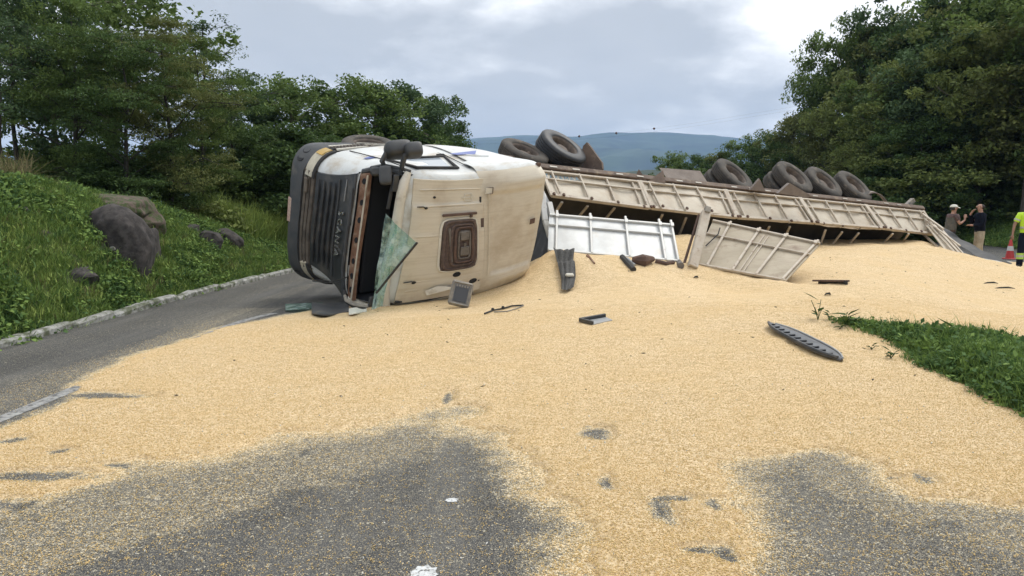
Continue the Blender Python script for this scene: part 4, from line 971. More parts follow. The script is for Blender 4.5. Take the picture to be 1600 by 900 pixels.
# ============================================================ TRAILER
P0 = at(843, 268, 15.3); P1 = at(1441, 331, 21.1); AX = nrm(P1 - P0); LEN = np.linalg.norm(P1 - P0)
ph = R(36); hx = nrm((AX[0], AX[1], 0)); side = np.array([hx[1], -hx[0], 0])      # horizontal, towards the camera
RV = nrm(side * math.sin(ph) + np.array([0, 0, math.cos(ph)])); RV = nrm(RV - AX * (RV @ AX)); UV_ = -np.cross(AX, RV); 
if UV_ @ side < 0: UV_ = -UV_
th_w = R(50); WD = nrm(side * math.cos(th_w) - np.array([0, 0, math.sin(th_w)])); WD = nrm(WD - AX * (WD @ AX)); WN = np.cross(AX, WD)
if WN[2] < 0: WN = -WN
sag = lambda t: np.array([0, 0, -.10 * math.sin(math.pi * min(max(t / LEN, 0), 1)) * 0])
def WH(t): return float(np.interp(t, [0, 3, 7, 10, LEN], [.70, .76, .86, .86, .84]))
def TW(t, s, n=0.):
    k = .035 * s * (math.sin(1.9 * t + .6) + .6 * math.sin(4.3 * t + 2)) + .012 * math.sin(7.7 * t + 5 * s)
    return P0 + AX * t + WD * s * (WH(t) + .012 * math.sin(3.1 * t)) + WN * (n + k)
def TF(t, r, u): return P0 + AX * t + sag(t) - RV * r + UV_ * u
trailer = empty('overturned_trailer', (P0 + P1) / 2 * np.array((1, 1, 0)), label='long beige grain trailer tipped on its side, wheels in the air, behind the cab', cat='trailer')
def tb(name, m, mb, parent=None, sm=35, **k): return mb.build(name, m, parent or trailer, sm=sm, **k)
nsec = 5; SL = LEN / nsec
def tbar(mb, t0, s0, t1, s1, w, n0, h): 
    return mb.bar(TW(t0, s0, n0), TW(t1, s1, n0), w, h, up=WN, bev=.006)
mb = MB(); mb.bar(P0 + WN * .0 - WD * .09 - AX * .05, P1 - WD * .09 + AX * .05, .13, .20, up=WN, bev=.012); rail = tb('side_rail', 'chassis', mb)
for k in range(22):
    t = .3 + k * LEN / 22.5; mb = MB(); mb.box(TW(t, 0, .103) - WD * .07, (.09, .018, .004), ax=(AX, WD, WN)); tb('rail_reflector', 'reflector', mb, rail)
for sgi in range(nsec):
    t0 = sgi * SL + .03; t1 = (sgi + 1) * SL - .03
    sec = empty('side_gate', TW((t0 + t1) / 2, .5), trailer)
    pw = .10 if sgi else .05
    ribs = [t0 + pw + (t1 - t0 - pw - .12) * q for q in (0, .333, .667, 1.0)]
    ribs = [t0] + [r_ for r_ in ribs] 
    ed = [t0] + [t0 + .22] + [t0 + .22 + (t1 - .18 - t0 - .22) * q for q in (.333, .667, 1)] + [t1]
    for a, b in zip(ed[:-1], ed[1:]):
        for s0, s1 in ((.04, .34), (.36, .97)):
            mb = MB(); mb.slab(lambda u, v_: TW(a + (b - a) * u, s0 + (s1 - s0) * v_, .0 + .012 * math.sin(math.pi * u) * math.sin(math.pi * v_)), 5, 4, WN, .02)
            tb('gate_panel', 'panel_beige', mb, sec)
    for s_, w_, h_ in ((.05, .05, .06), (.35, .035, .05), (.985, .07, .08)):
        mb = MB(); tbar(mb, t0, s_, t1, s_, w_, .035, h_); tb('gate_rail', 'frame_beige', mb, sec)
    for q, a in enumerate(ed):
        mb = MB(); tbar(mb, a, .0, a, 1.03, .040 if q not in (0, 5) else .08, .04, .05); tb('gate_post', 'frame_beige', mb, sec)
        mb = MB(); mb.box(TW(a + .03, 1.0, .09), (.025, .03, .02), ax=(AX, WD, WN), b=.005); tb('gate_hinge', 'rust_dark', mb, sec)
# blue print on the first bay
letters('ITARAMAA', 'blue_print', lambda a, b, c: TW(.45 + a, .20, .022 + c * .1) - WD * b * 1.0, .155, trailer, 'printed_name', depth=.002)
# floor, far wall, bows
mb = MB(); mb.slab(lambda u, v_: TF(LEN * u, .02 + 2.5 * v_, -.02), 30, 6, UV_, .08); tb('trailer_floor', 'inner_dark', mb)
for k in range(16):
    t = .2 + k * (LEN - .4) / 15; mb = MB(); mb.bar(TF(t, .0, -.16), TF(t, 2.5, -.16), .08, .14, up=AX); tb('cross_member', 'chassis', mb)
for rr in (.75, 1.75):
    mb = MB(); mb.bar(TF(-.2, rr, -.35), TF(LEN, rr, -.35), .12, .3, up=UV_); tb('main_beam', 'chassis', mb)
mb = MB(); mb.slab(lambda u, v_: TF(LEN * u, 2.5, 1.0 * v_), 30, 3, RV, .05); tb('lower_side_wall', 'panel_tan', mb)
for px0, py0, px1, py1 in ((878, 319, 868, 332), (918, 325, 903, 340), (960, 328, 945, 343), (1035, 338, 1027, 352), (1072, 343, 1061, 368), (1106, 350, 1099, 369), (1202, 357, 1195, 368), (1234, 357, 1225, 374), (1290, 362, 1275, 400), (1316, 365, 1290, 396), (1342, 367, 1312, 398), (1395, 368, 1372, 388), (1420, 368, 1408, 381)):
    d0 = 15.3 + (px0 - 843) / 600 * 5.2 - .6; mb = MB(); mb.bar(at(px0, py0 - 3, d0), at(px1, py1, d0 + .7), .055, .035, bev=.005); tb('roof_bow', 'frame_beige', mb)
# front bulkhead: crumpled frame
fb = empty('front_bulkhead', TW(0, 1), trailer)
for pts_, r_ in ((((846, 300), (852, 345), (866, 392)), .05), (((858, 316), (866, 350), (878, 388)), .045), (((852, 385), (866, 396), (880, 392)), .05)):
    ppp = [at(a, b, 14.3 - i * .25) for i, (a, b) in enumerate(pts_)]; mb = MB()
    for a, b in zip(ppp[:-1], ppp[1:]): mb.bar(a, b, .11, .06, bev=.01)
    tb('bulkhead_post', 'frame_silver', mb, fb)
sheet('bulkhead_panel', [at(846, 290, 14.9), at(860, 318, 14.6), at(879, 392, 13.9), at(856, 396, 13.9)], 'panel_silver', .03, fb, wob=.03)
# running gear
for px, py, dn in ((1151, 271, 0), (1244, 274, 0), (1291, 282, 0), (1338, 288, 0)):
    k = (px - 800) / FPX; t_ = (P0[0] - k * P0[1]) / (k * AX[1] - AX[0]); d = P0[1] + AX[1] * t_ + .75
    n = nrm((.46, -.56, .69)) if px > 1200 else nrm((.52, -.50, .69))
    c = at(px, py, d); wheel(c, n, trailer, d=1.16, w=.30, dual=1, name='trailer_wheel')
    mb = MB(); mb.tube([c - n * .3, c - n * 2.1], .08, 10); tb('axle', 'chassis', mb)
    mb = MB(); mb.box(c - n * .75 + UV_ * .3, (.4, .06, .12), ax=(AX, RV, UV_), b=.02); tb('spring_hanger', 'chassis', mb)
def tri_plate(name, pts, m, th=.5, parent=None):
    P = [np.asarray(p) for p in pts]; n = len(P); bk = np.array((.18, .98, .05)) * th; mb = MB()
    mb.add(P + [p + bk for p in P], [tuple(range(n)), tuple(range(n, 2 * n))[::-1]] + [(i, (i + 1) % n, (i + 1) % n + n, i + n) for i in range(n)])
    return tb(name, m, mb, parent)
tri_plate('toolbox', [at(1030, 262, 17.0), at(1094, 267, 17.6), at(1110, 292, 17.4), at(1046, 284, 16.8)], 'toolbox', .5)
tri_plate('bracket', [at(990, 282, 16.4), at(998, 264, 16.5), at(1012, 284, 16.5)], 'chassis', .06)
tri_plate('bracket', [at(1012, 284, 16.5), at(1036, 266, 16.8), at(1040, 286, 16.7)], 'chassis', .1)
tri_plate('mudguard', [at(1172, 297, 17.6), at(1187, 279, 17.7), at(1196, 299, 17.8)], 'toolbox', .3)
tri_plate('mudguard', [at(1216, 302, 17.3), at(1234, 286, 17.4), at(1268, 306, 17.9), at(1262, 309, 17.8)], 'toolbox', .35)
mb = MB()
cm = at(1368, 322, 20.6)
mb.slab(lambda u, v_: cm + AX * (-.42 + .84 * (1 - math.cos(math.pi * (u * .8 + .1))) / 2 * 1.2) + np.array((0, 0, .38 * math.sin(math.pi * (u * .75 + .2)))) + np.array((.2, .9, .1)) * (.5 * v_), 12, 3, (0, 0, 1), .03); tb('mudguard', 'toolbox', mb)
mb = MB(); mb.bar(at(1412, 326, 21.2), at(1427, 312, 21.3), .13, .13, bev=.01); tb('rear_bumper_end', 'grey_plastic', mb)
mb = MB(); mb.bar(TF(-.1, .9, -.2), TF(.6, .9, -.9), .15, .15); tb('king_pin_leg', 'chassis', mb)
# rear end: gate posts falling to the grain and fallen rear doors
rg_ = empty('rear_frame', at(1465, 365, 20.4), trailer)
for a, b, w_ in (((1441, 334), (1474, 358), .06), ((1444, 342), (1500, 384), .045), ((1438, 362), (1486, 404), .06), ((1448, 352), (1484, 400), .045)):
    da = 20.9 if a[0] > 1430 else 20.1; mb = MB(); mb.bar(at(*a, da), at(*b, 18.6 if b[1] > 380 else 20), w_, w_ * .8, bev=.006); tb('rear_post', 'frame_beige', mb, rg_)
sheet('rear_door', [at(1448, 352, 20.5), at(1466, 350, 20.7), at(1510, 400, 18.6), at(1487, 404, 18.4)], 'panel_beige', .05, rg_)
for k in range(3):
    a0 = 1453 + k * 6; mb = MB(); mb.bar(at(a0, 353, 20.4), at(a0 + 42, 399, 18.45), .03, .04); tb('rear_door_rib', 'frame_beige', mb, rg_)
mb = MB(); mb.bar(at(1487, 404, 18.35), at(1511, 401, 18.55), .05, .05); tb('rear_sill', 'frame_beige', mb, rg_)
# ============================================================ LOOSE PANELS
def loose_panel(name, TL, TR, BR, BL, ribs, mp, mf, mid=.33, npan=None, label='', rib_over=.03):
    TL, TR, BR, BL = [np.asarray(q, float) for q in (TL, TR, BR, BL)]
    e_ = empty(name, ((BL + BR) / 2), label=label, cat='panel')
    N_ = nrm(np.cross(TR - TL, BL - TL)); N_ = -N_ if N_[1] > 0 else N_
    def Q(u, v_, n=0.): return (TL * (1 - u) + TR * u) * (1 - v_) + (BL * (1 - u) + BR * u) * v_ + N_ * n
    ed = [0] + ribs + [1] if ribs[0] > .02 else ribs + [1]
    for a, b in zip(ed[:-1], ed[1:]):
        for s0, s1 in ((.02, mid), (mid, .98)):
            mb = MB(); mb.slab(lambda u, v_: Q(a + (b - a) * u, s0 + (s1 - s0) * v_, .014 * math.sin(math.pi * u) * math.sin(math.pi * v_)), 5, 4, N_, .02); mb.build('gate_panel', mp, e_)
    for v_, w_ in ((.02, .06), (mid, .04), (.985, .055)):
        mb = MB(); mb.bar(Q(0, v_, .025), Q(1, v_, .025), w_ * .8, .05, up=N_, bev=.008); mb.build('gate_rail', mf, e_)
    for u in ribs + ([1.] if ribs[-1] < .95 else []):
        mb = MB(); mb.bar(Q(u, -rib_over, .04), Q(u, .99, .04), .045, .04, up=N_, bev=.008); mb.build('gate_post', mf, e_)
        mb = MB(); mb.box(Q(u, .06, .075), (.03, .05, .014), ax=(nrm(TR - TL), nrm(BL - TL), N_), b=.004); mb.build('gate_clip', mf, e_)
    return e_, Q
sp1, Q1 = loose_panel('silver_gate', at(858, 336, 14.0), at(1048, 352, 14.3), at(1059, 410, 13.5), at(856, 393, 13.2), [.06, .33, .62, .90], 'panel_silver', 'frame_silver', .30, label='detached silver side panel with four ribs leaning between cab and post', rib_over=.1)
sp2, Q2 = loose_panel('beige_gate', at(1114, 345, 14.7), at(1282, 381, 13.6), at(1226, 441, 12.5), at(1081, 414, 13.5), [.17, .45, .70, .97], 'panel_tan', 'frame_beige', .33, label='detached beige side panel tilted forward, half sunk in the grain heap')
mb = MB(); mb.tube([at(1125, 356, 14.2), at(1122, 366, 14.1), at(1103, 384, 13.9)], .012, 5); mb.build('strap', 'black_rubber', sp2)
for u in (.52, .56): 
    mb = MB(); mb.bar(Q2(u, .1, .02), Q2(u, .95, .02), .02, .02); mb.build('panel_crease', 'frame_beige', sp2)
po = empty('detached_post', at(1080, 414, 13.4), label='thick upright steel post leaning beside the beige panel in the grain', cat='post')
mb = MB(); mb.bar(at(1103, 332, 13.9), at(1082, 418, 13.2), .17, .12, up=(0, -1, 0), bev=.012); mb.build('post_body', 'frame_beige', po)
mb = MB(); mb.bar(at(1104, 333, 13.85), at(1106, 324, 13.9), .1, .12, up=(0, -1, 0), bev=.01); mb.build('post_head', 'grey_plastic', po)
mb = MB(); mb.bar(at(1092, 336, 13.95), at(1069, 412, 13.4), .03, .05); mb.build('post_edge', 'rust_dark', po)
def drop(px, py, z=None): return march(px, py)
def dlift(px, py, h): return drop(px, py) + np.array((0, 0, h))
# ---- tarpaulins
def cloth(name, rows, m, th=.012, wob=.05, seed=1, nu=24, nv=16, parent=None, **k):
    """rows: list of polylines (each list of points) interpolated; draped sheet"""
    rows = [np.array(r_, float) for r_ in rows]
    def pl(r_, t): q = t * (len(r_) - 1); i = min(int(q), len(r_) - 2); return r_[i] * (1 - q + i) + r_[i + 1] * (q - i)
    def f(u, v_):
        q = v_ * (len(rows) - 1); i = min(int(q), len(rows) - 2); p = pl(rows[i], u) * (1 - q + i) + pl(rows[i + 1], u) * (q - i)
        w_ = fbm(np.array([u * 7. + seed]), np.array([v_ * 3.5]), seed, 3)[0] + .25 * math.sin(u * 21 + v_ * 6 + seed)
        return p + np.array((.2, -.8, .5)) * w_ * wob
    mb = MB(); mb.slab(f, nu, nv, (0, -1, .2), th); return mb.build(name, m, parent, sm=70, **k)
cloth('tarpaulin', [[at(838, 296, 14.6), at(846, 308, 14.6), at(856, 330, 14.5)], [at(832, 350, 14.2), at(846, 352, 14.2), at(868, 372, 13.9)], [at(812, 412, 13.6), at(830, 408, 13.6), at(872, 392, 13.5)]], 'tarp', label='black tarpaulin hanging between the cab and the silver panel', cat='tarpaulin', wob=.10)
cloth('torn_flap_cloth', [[at(864, 388, 12.95), at(882, 390, 12.9), at(898, 388, 12.95)], [at(870, 408, 12.75), at(882, 410, 12.7), at(896, 406, 12.75)], [dlift(871, 420, .12), dlift(884, 422, .14), dlift(898, 418, .12)], [dlift(874, 432, .1), dlift(886, 434, .12), dlift(899, 430, .1)], [dlift(877, 444, .08), dlift(888, 446, .1), dlift(899, 441, .08)], [dlift(877, 457, .05), dlift(886, 459, .06), dlift(896, 454, .05)]], 'torn_cloth', label='torn dark rag hanging down from the silver panel onto the grain', cat='rag', wob=.07, nu=18, nv=22)
mb = MB(); mb.box(dlift(890, 442, .13), (.07, .05, .03), b=.02); mb.build('rag_patch', 'cap_khaki', bpy.data.objects['torn_flap_cloth'])
cloth('trailer_tarpaulin', [[at(1448, 338, 21.0), at(1476, 366, 20.8), at(1520, 398, 20.0), at(1580, 413, 19.0)], [at(1470, 352, 21.2), at(1500, 372, 21.2), at(1540, 393, 20.4), at(1582, 411, 19.4)], [at(1474, 358, 21.6), at(1508, 384, 21.6), at(1545, 400, 20.8), at(1578, 414, 19.6)]], 'tarp', label='long black tarpaulin trailing off the rear of the trailer to the road', cat='tarpaulin', wob=.10, nu=30)
cloth('tarpaulin_scrap', [[at(1490, 384, 20.2), at(1515, 398, 19.8), at(1535, 408, 19.4)], [at(1500, 402, 19.4), at(1520, 408, 19.2), at(1540, 412, 19.0)]], 'tarp', label='crumpled dark scrap of tarpaulin on the grain behind the fallen rear door', cat='tarpaulin', wob=.06)
# ============================================================ DEBRIS
# broken mirror unit leaning on the roof
bmr = empty('broken_mirror', drop(722, 479), label='square dirty mirror casing with dark insert fallen against the cab roof', cat='mirror')
c = at(720, 459, drop(722, 481)[1] + .02); axm = (nrm((1, .1, -.25)), nrm((-.22, -.25, -.95)), None); xa = axm[0]; ya = nrm(axm[1] - xa * (axm[1] @ xa)); za = np.cross(xa, ya); za = -za if za[1] > 0 else za
mb = MB(); mb.box(c - za * .03, (.17, .2, .05), ax=(xa, ya, za), b=.03); mb.build('casing', 'grey_plastic', bmr)
mb = MB(); mb.box(c + za * .012, (.115, .145, .015), ax=(xa, ya, za), b=.01); mb.build('insert', 'brush_grey', bmr)
mb = MB(); mb.box(c + za * .02 + ya * .02, (.10, .11, .012), ax=(xa, ya, za), b=.005); mb.build('glass_remnant', 'interior_grey', bmr)
for k in range(5):
    mb = MB(); mb.box(c + za * .03 + xa * (-.085 + k * .042) - ya * .12, (.012, .016, .01), ax=(xa, ya, za)); mb.build('clip', 'grey_plastic', bmr)
mb = MB(); pts = [c + xa * a + ya * b + za * .02 for a, b in ((-.15, -.17), (.15, -.17), (.15, .17), (-.15, .17), (-.15, -.17))]; mb.tube(pts, .022, 6, cap=False); mb.build('rim_frame', 'grey_plastic', bmr)
# long brush-like strip
a = drop(1202, 509) + (0, 0, .03); b = drop(1315, 566) + (0, 0, .02); st = empty('ribbed_strip', (a + b) / 2 * (1, 1, 1), label='long dark ribbed plastic strip lying alone on the smooth grain', cat='trim')
T_ = nrm(b - a); S_ = nrm(np.cross(T_, (0, 0, 1))); LL = np.linalg.norm(b - a)
def strip(u, v_):
    w_ = .17 * (1 - abs(2 * u - 1) ** 3.5) + .015; return a + T_ * LL * u + S_ * (v_ - .55) * w_ * 1.5 + np.array((0, 0, .018 * (1 - (2 * v_ - 1) ** 2) + .008 * v_))
mb = MB(); mb.slab(strip, 26, 7, (0, 0, 1), .015); mb.build('strip_back', 'brush_grey', st)
for k in range(11):
    u = .08 + k * .08; mb = MB(); mb.bar(np.array(strip(u, .98)) + (0, 0, .008), np.array(strip(u + .03, .62)) + (0, 0, .010), .036, .014, bev=.004); mb.build('strip_rib', 'grille_black', st)
mb = MB(); mb.tube([np.array(strip(u, .99)) + (0, 0, .012) for u in np.linspace(.02, .98, 14)], .018, 6); mb.build('strip_edge', 'grille_black', st)
mb = MB(); mb.tube([np.array(strip(u, .02)) + (0, 0, .012) for u in np.linspace(.04, .98, 14)], .010, 6); mb.build('strip_lip', 'metal_grey', st)
# small frame piece
q = [drop(906, 503), drop(946, 496), drop(957, 501), drop(926, 508)]; q = [p + (0, 0, .03) for p in q]
fp = empty('metal_frame_piece', q[0], label='small bent grey frame corner lying on the grain in front of the rag', cat='scrap')
mb = MB(); mb.bar(q[0], q[1], .04, .05, bev=.006); mb.bar(q[0], q[3], .04, .05, bev=.006); mb.build('frame_edge', 'grille_black', fp)
mb = MB(); mb.slab(lambda u, v_: (q[0] * (1 - u) + q[1] * u) * (1 - v_) + (q[3] * (1 - u) + q[2] * u) * v_ - (0, 0, .02), 4, 4, (0, 0, 1), .015); mb.build('frame_plate', 'metal_grey', fp)
# thin bent wire
w_ = [drop(x_, y_) + (0, 0, .02) for x_, y_ in ((757, 492), (770, 487), (786, 484), (800, 480), (818, 479))]; wr = empty('bent_wire', w_[2], label='thin bent black wire with clips lying on grain near the deflector', cat='wire')
mb = MB(); mb.tube(w_, .013, 6); mb.build('wire_strand', 'black_rubber', wr)
w2 = [drop(x_, y_) + (0, 0, .015) for x_, y_ in ((772, 489), (792, 488), (806, 484), (818, 479))]; mb = MB(); mb.tube(w2, .009, 6); mb.build('wire_strand', 'grey_plastic', wr)
for k in (1, 2): 
    mb = MB(); mb.ball(w_[k] + (0, 0, .015), .025, 5); mb.build('wire_clip', 'black_rubber', wr)
# plank
a = drop(1276, 443) + (0, 0, .05); b = drop(1320, 444) + (0, 0, .05)
pk = empty('dark_board', (a + b) / 2, label='short dark board on the grain just right of the beige panel', cat='board')
mb = MB(); mb.bar(a, b, .16, .03, bev=.005); mb.build('board_top', 'rust_dark', pk); mb = MB(); mb.bar(a + (0, -.08, -.02), b + (0, -.08, -.02), .02, .06); mb.build('board_edge', 'black_rubber', pk)
# metal bits under the silver panel
def bits(name, label, items, cat='scrap'):
    e_ = empty(name, at(*items[0][1][0]), label=label, cat=cat)
    for nm, pts_, r_, m_ in items: mb = MB(); mb.tube([dlift(p[0], p[1], (r_ if not hasattr(r_, '__len__') else max(r_)) * .6) for p in pts_], r_, 8); mb.build(nm, m_, e_)
bits('rusty_tank', 'rusty round tank and bracket poking out under the silver panel', [('tank', [(988, 412, 12.9), (1004, 414, 12.8), (1020, 411, 12.9)], [.05, .12, .05], 'rust_dark'), ('bracket', [(972, 404, 13.1), (990, 424, 12.7)], .05, 'black_rubber'), ('pipe', [(980, 405, 13.0), (992, 416, 12.8)], .025, 'metal_grey')])
bits('bent_pipe', 'bent brown pipe end lying by the right end of the silver panel', [('pipe', [(1024, 410, 13.2), (1040, 414, 13.0), (1052, 412, 12.9)], .04, 'rust_dark'), ('elbow', [(1048, 404, 13.0), (1064, 420, 12.7)], [.09, .06], 'hatch_plastic')])
bits('broken_stick', 'short broken brown stick under the middle of the silver panel', [('stick', [(918, 401, 13.3), (929, 413, 13.0)], [.03, .015], 'rust')])
# glass and mat on the road before the grille
c = G(480, 480, 0); mb = MB(); mb.slab(lambda u, v_: G(446 + u * 58, 484 - v_ * 9 - u * 3, .03 + .03 * math.sin(u * 5)), 10, 5, (0, 0, 1), .008); mb.build('glass_shard', 'shattered_glass', None, label='flat green sheet of cracked glass on the road before the grille', cat='glass')
mb = MB(); mb.slab(lambda u, v_: G(487 + u * 58, 489 - v_ * 17 + 4 * math.sin(u * 3) - u * 4, .04 + .03 * math.sin(u * 6 + v_)), 12, 6, (0, 0, 1), .02); mb.build('rubber_mat', 'bumper_plastic', None, sm=60, label='crumpled black rubber mat on the road under the grille', cat='mat')
mb = MB(); mb.slab(lambda u, v_: G(545 + u * 28, 491 - v_ * 9 - u * 5, .04 + .02 * math.sin(u * 6)), 6, 4, (0, 0, 1), .015); mb.build('foam_scrap', 'cap_khaki', None, label='small cream foam scrap below the broken windscreen', cat='scrap')
for i, (px, py, w_, lb) in enumerate(((1549, 444, .16, 'dark curled scrap on the grain nearest the right-hand person'), (1570, 452, .22, 'thin long dark splinter on the grain at far right'), (1088, 435, .05, 'small dark cube of debris on the grain left of the beige panel'), (1294, 462, .06, 'small dark chip on the grain just below the dark board'))):
    p = drop(px, py) + (0, 0, .015); mb = MB(); mb.tube([p - (w_, .02, 0), p - (w_ * .4, -.02, -.012), p + (w_ * .3, 0, .018), p + (w_, .05, -.005)], [.006, .014, .018, .005], 5); mb.build('debris_chip', 'bark_dark', None, label=lb, cat='debris')
# ============================================================ LEFT BANK
def boulder(name, c, r, m, seed, yaw=0, **k):
    bm = bmesh.new(); bmesh.ops.create_icosphere(bm, subdivisions=5, radius=1)
    v = np.array([q.co for q in bm.verts]); n = v.copy()
    d = fbm(v[:, 0] * 1.6 + seed, v[:, 1] * 1.6 + v[:, 2] * 1.3, seed, 5) * .45 + fbm(v[:, 2] * 5 + seed, v[:, 0] * 5 - v[:, 1] * 3, seed + 9, 3) * .12
    for a in range(14):   # planed faces
        rr = np.random.default_rng(seed * 50 + a); pn = nrm(rr.normal(size=3)); lim = rr.uniform(.62, .85); s = np.maximum(0, v @ pn - lim); v = v - pn * s[:, None] * .92
    v = v * (1 + d[:, None] * .5); cy, sy = math.cos(yaw), math.sin(yaw); v = v * np.array(r); v = np.stack([v[:, 0] * cy - v[:, 1] * sy, v[:, 0] * sy + v[:, 1] * cy, v[:, 2]], -1)
    for q, p in zip(bm.verts, v): q.co = p
    me = bpy.data.meshes.new(name)
    for f in bm.faces: f.smooth = True
    for e_ in bm.edges:
        if e_.calc_face_angle(0) > R(32): e_.smooth = False
    bm.to_mesh(me); bm.free(); me.materials.append(MATS[m]); o = bpy.data.objects.new(name, me); col.objects.link(o); o.location = c; return tag(o, **k)
rocks = []
def rk(px, py, d, r, m, seed, label, yaw=0): 
    c = bankhit(px, py) + np.array((-.30 * r[0], .25 * r[1], -.05 * r[2] if m == 'rock' else -.25 * r[2])); rocks.append((c, r)); boulder('rock', c, r, m, seed, yaw, label=label, cat='rock')
rk(192, 400, 12.6, (.62, .6, .92), 'rock', 33, 'tall dark boulder face in the grassy bank beside the road', .3)
rk(228, 388, 12.9, (.34, .45, .5), 'rock', 5, 'smaller dark rock against the right side of the tall boulder')
rk(176, 322, 14.3, (1.15, 1.0, .45), 'rock_brown', 7, 'brown weathered outcrop on top of the bank above the boulder', .4)
rk(215, 345, 13.9, (.6, .6, .40), 'rock_brown', 9, 'brown stone shoulder just below the outcrop on its right')
rk(326, 380, 16.6, (.42, .5, .32), 'rock', 11, 'grey flat rock low in the bank left of the truck', .6)
rk(356, 378, 17.3, (.44, .5, .32), 'rock', 13, 'grey rock low in the bank nearest the truck', .2)
rk(300, 360, 16.6, (.22, .3, .2), 'rock', 15, 'small grey rock halfway up the bank')
rk(122, 436, 10.6, (.34, .4, .22), 'rock', 17, 'low dark rock sunk in grass left of the tall boulder')
rk(68, 366, 11.6, (.14, .2, .08), 'rock', 19, 'small pale stone in grass high on the bank at far left')
rk(32, 330, 11.8, (.20, .2, .12), 'rock', 23, 'small grey stone in grass near the left edge of the photo')
mb = MB(); c = bankhit(172, 388) + (.10, -.12, .0); mb.lathe([(0, .012), (.04, .01), (.045, -.05)], c, (.3, -1, .15), 12); mb.build('lichen_spot', 'kerb_white', None, label='round pale lichen spot on the tall boulder face', cat='lichen')
def tuft(nm, seed, nb, h, sp, w, m):
    r_ = np.random.default_rng(seed); V_ = []; F_ = []; T_ = []
    for b in range(nb):
        a = r_.uniform(0, 6.28); hh = h * r_.uniform(.55, 1.1); lean = r_.uniform(.15, .9) * hh; x0, y0 = r_.normal(0, sp, 2)
        dx, dy = math.cos(a), math.sin(a); px_, py_ = -dy, dx; o = len(V_)
        for k, t in enumerate((0, .4, .75, 1)):
            q = t ** 1.8; ww = w * (1 - t ** 2) + .0005; z = hh * (t - .32 * t * t * (lean / hh)); 
            V_ += [(x0 + dx * lean * q + px_ * ww, y0 + dy * lean * q + py_ * ww, z), (x0 + dx * lean * q - px_ * ww, y0 + dy * lean * q - py_ * ww, z)]
        for k in range(3): F_.append((o + 2 * k, o + 2 * k + 1, o + 2 * k + 3, o + 2 * k + 2)); T_.append(0)
        T_[-3:] = [r_.uniform()] * 3
    return fastmesh(nm, V_, F_, m, tint=T_, link=False)
def leafbatch(r_, C, size, asp=.5, up=.6, jit=1.):
    """diamond leaves at centres C -> verts, quads"""
    n = len(C); t = r_.normal(size=(n, 3)); t[:, 2] = t[:, 2] * .5 - .25; t /= np.linalg.norm(t, axis=1)[:, None]
    nn = r_.normal(size=(n, 3)) * jit; nn[:, 2] += up * 2; s = np.cross(nn, t); s /= np.linalg.norm(s, axis=1)[:, None] + 1e-9
    L_ = (size * r_.uniform(.6, 1.3, n))[:, None]; Wd = L_ * asp
    nv = np.cross(t, s)
    v = np.stack([C - t * L_ / 2, C + s * Wd / 2 + nv * L_ * .06, C + t * L_ / 2, C - s * Wd / 2 + nv * L_ * .06], 1).reshape(-1, 3)
    return v, np.arange(4 * n).reshape(-1, 4)
def weed(nm, seed, n, rad, h, size, m):
    r_ = np.random.default_rng(seed); C = r_.normal(0, rad, (n, 3)); C[:, 2] = np.abs(r_.uniform(0, h, n)); v, f = leafbatch(r_, C, size, .6, .8)
    return fastmesh(nm, v, f, m, tint=r_.uniform(0, 1, n), link=False)
tufts = [tuft('grass_tuft', 1, 26, .14, .05, .0045, 'grass'), tuft('grass_tuft', 2, 22, .20, .055, .005, 'grass'), tuft('grass_tuft', 3, 26, .12, .06, .0045, 'grass_light'), tuft('grass_tuft', 4, 18, .16, .055, .006, 'weed'),
         weed('weed_clump', 5, 46, .075, .12, .055, 'weed'), weed('weed_clump', 6, 40, .09, .10, .07, 'grass'), tuft('yellow_tuft', 7, 16, .2, .05, .004, 'dry')]
Nb = 60000
yb = 5.5 + rng.uniform(0, 1, Nb) ** 1.25 * 26; s_ = rng.uniform(-.02, 1, Nb) ** 1.0 * 5.2; xb = -6.12 + roff(yb) - s_
vis = (np.abs(xb) < .80 * yb + 1); 
zb = bank_h(xb, yb); inrock = np.zeros(Nb, bool)
for c, r_ in rocks:
    rr = np.array(r_); q = ((xb - c[0]) / rr[0]) ** 2 + ((yb - c[1]) / rr[1]) ** 2 + ((zb - c[2]) / rr[2]) ** 2; inrock |= (q < .95) & (rng.uniform(0, 1, Nb) < (.86 if r_[2] > .6 else .72))
dn = fbm(xb * 1.1, yb * 1.1, 81, 3)
okb = vis & ~inrock & (rng.uniform(0, 1, Nb) < np.clip(.9 + dn * 1.2, .35, 1))
xb, yb, zb, dn = xb[okb], yb[okb], zb[okb], dn[okb]
pick = np.where(dn + rng.normal(0, .1, len(xb)) > .08, rng.choice([4, 5, 3], len(xb)), rng.choice([0, 1, 2, 2, 3, 0, 6], len(xb), p=[.2, .16, .2, .18, .1, .13, .03]))
scatter('bank_grass', np.stack([xb, yb, zb - .02], -1), np.stack([rng.normal(0, .18, len(xb)), rng.normal(.15, .2, len(xb)), rng.uniform(0, 6.28, len(xb))], -1), rng.uniform(.55, 1.15, len(xb)) * np.clip(1.25 - .012 * yb, .8, 1.3), tufts, pick,
        label='lush green grass and weeds covering the bank beside the left kerb', cat='grass')
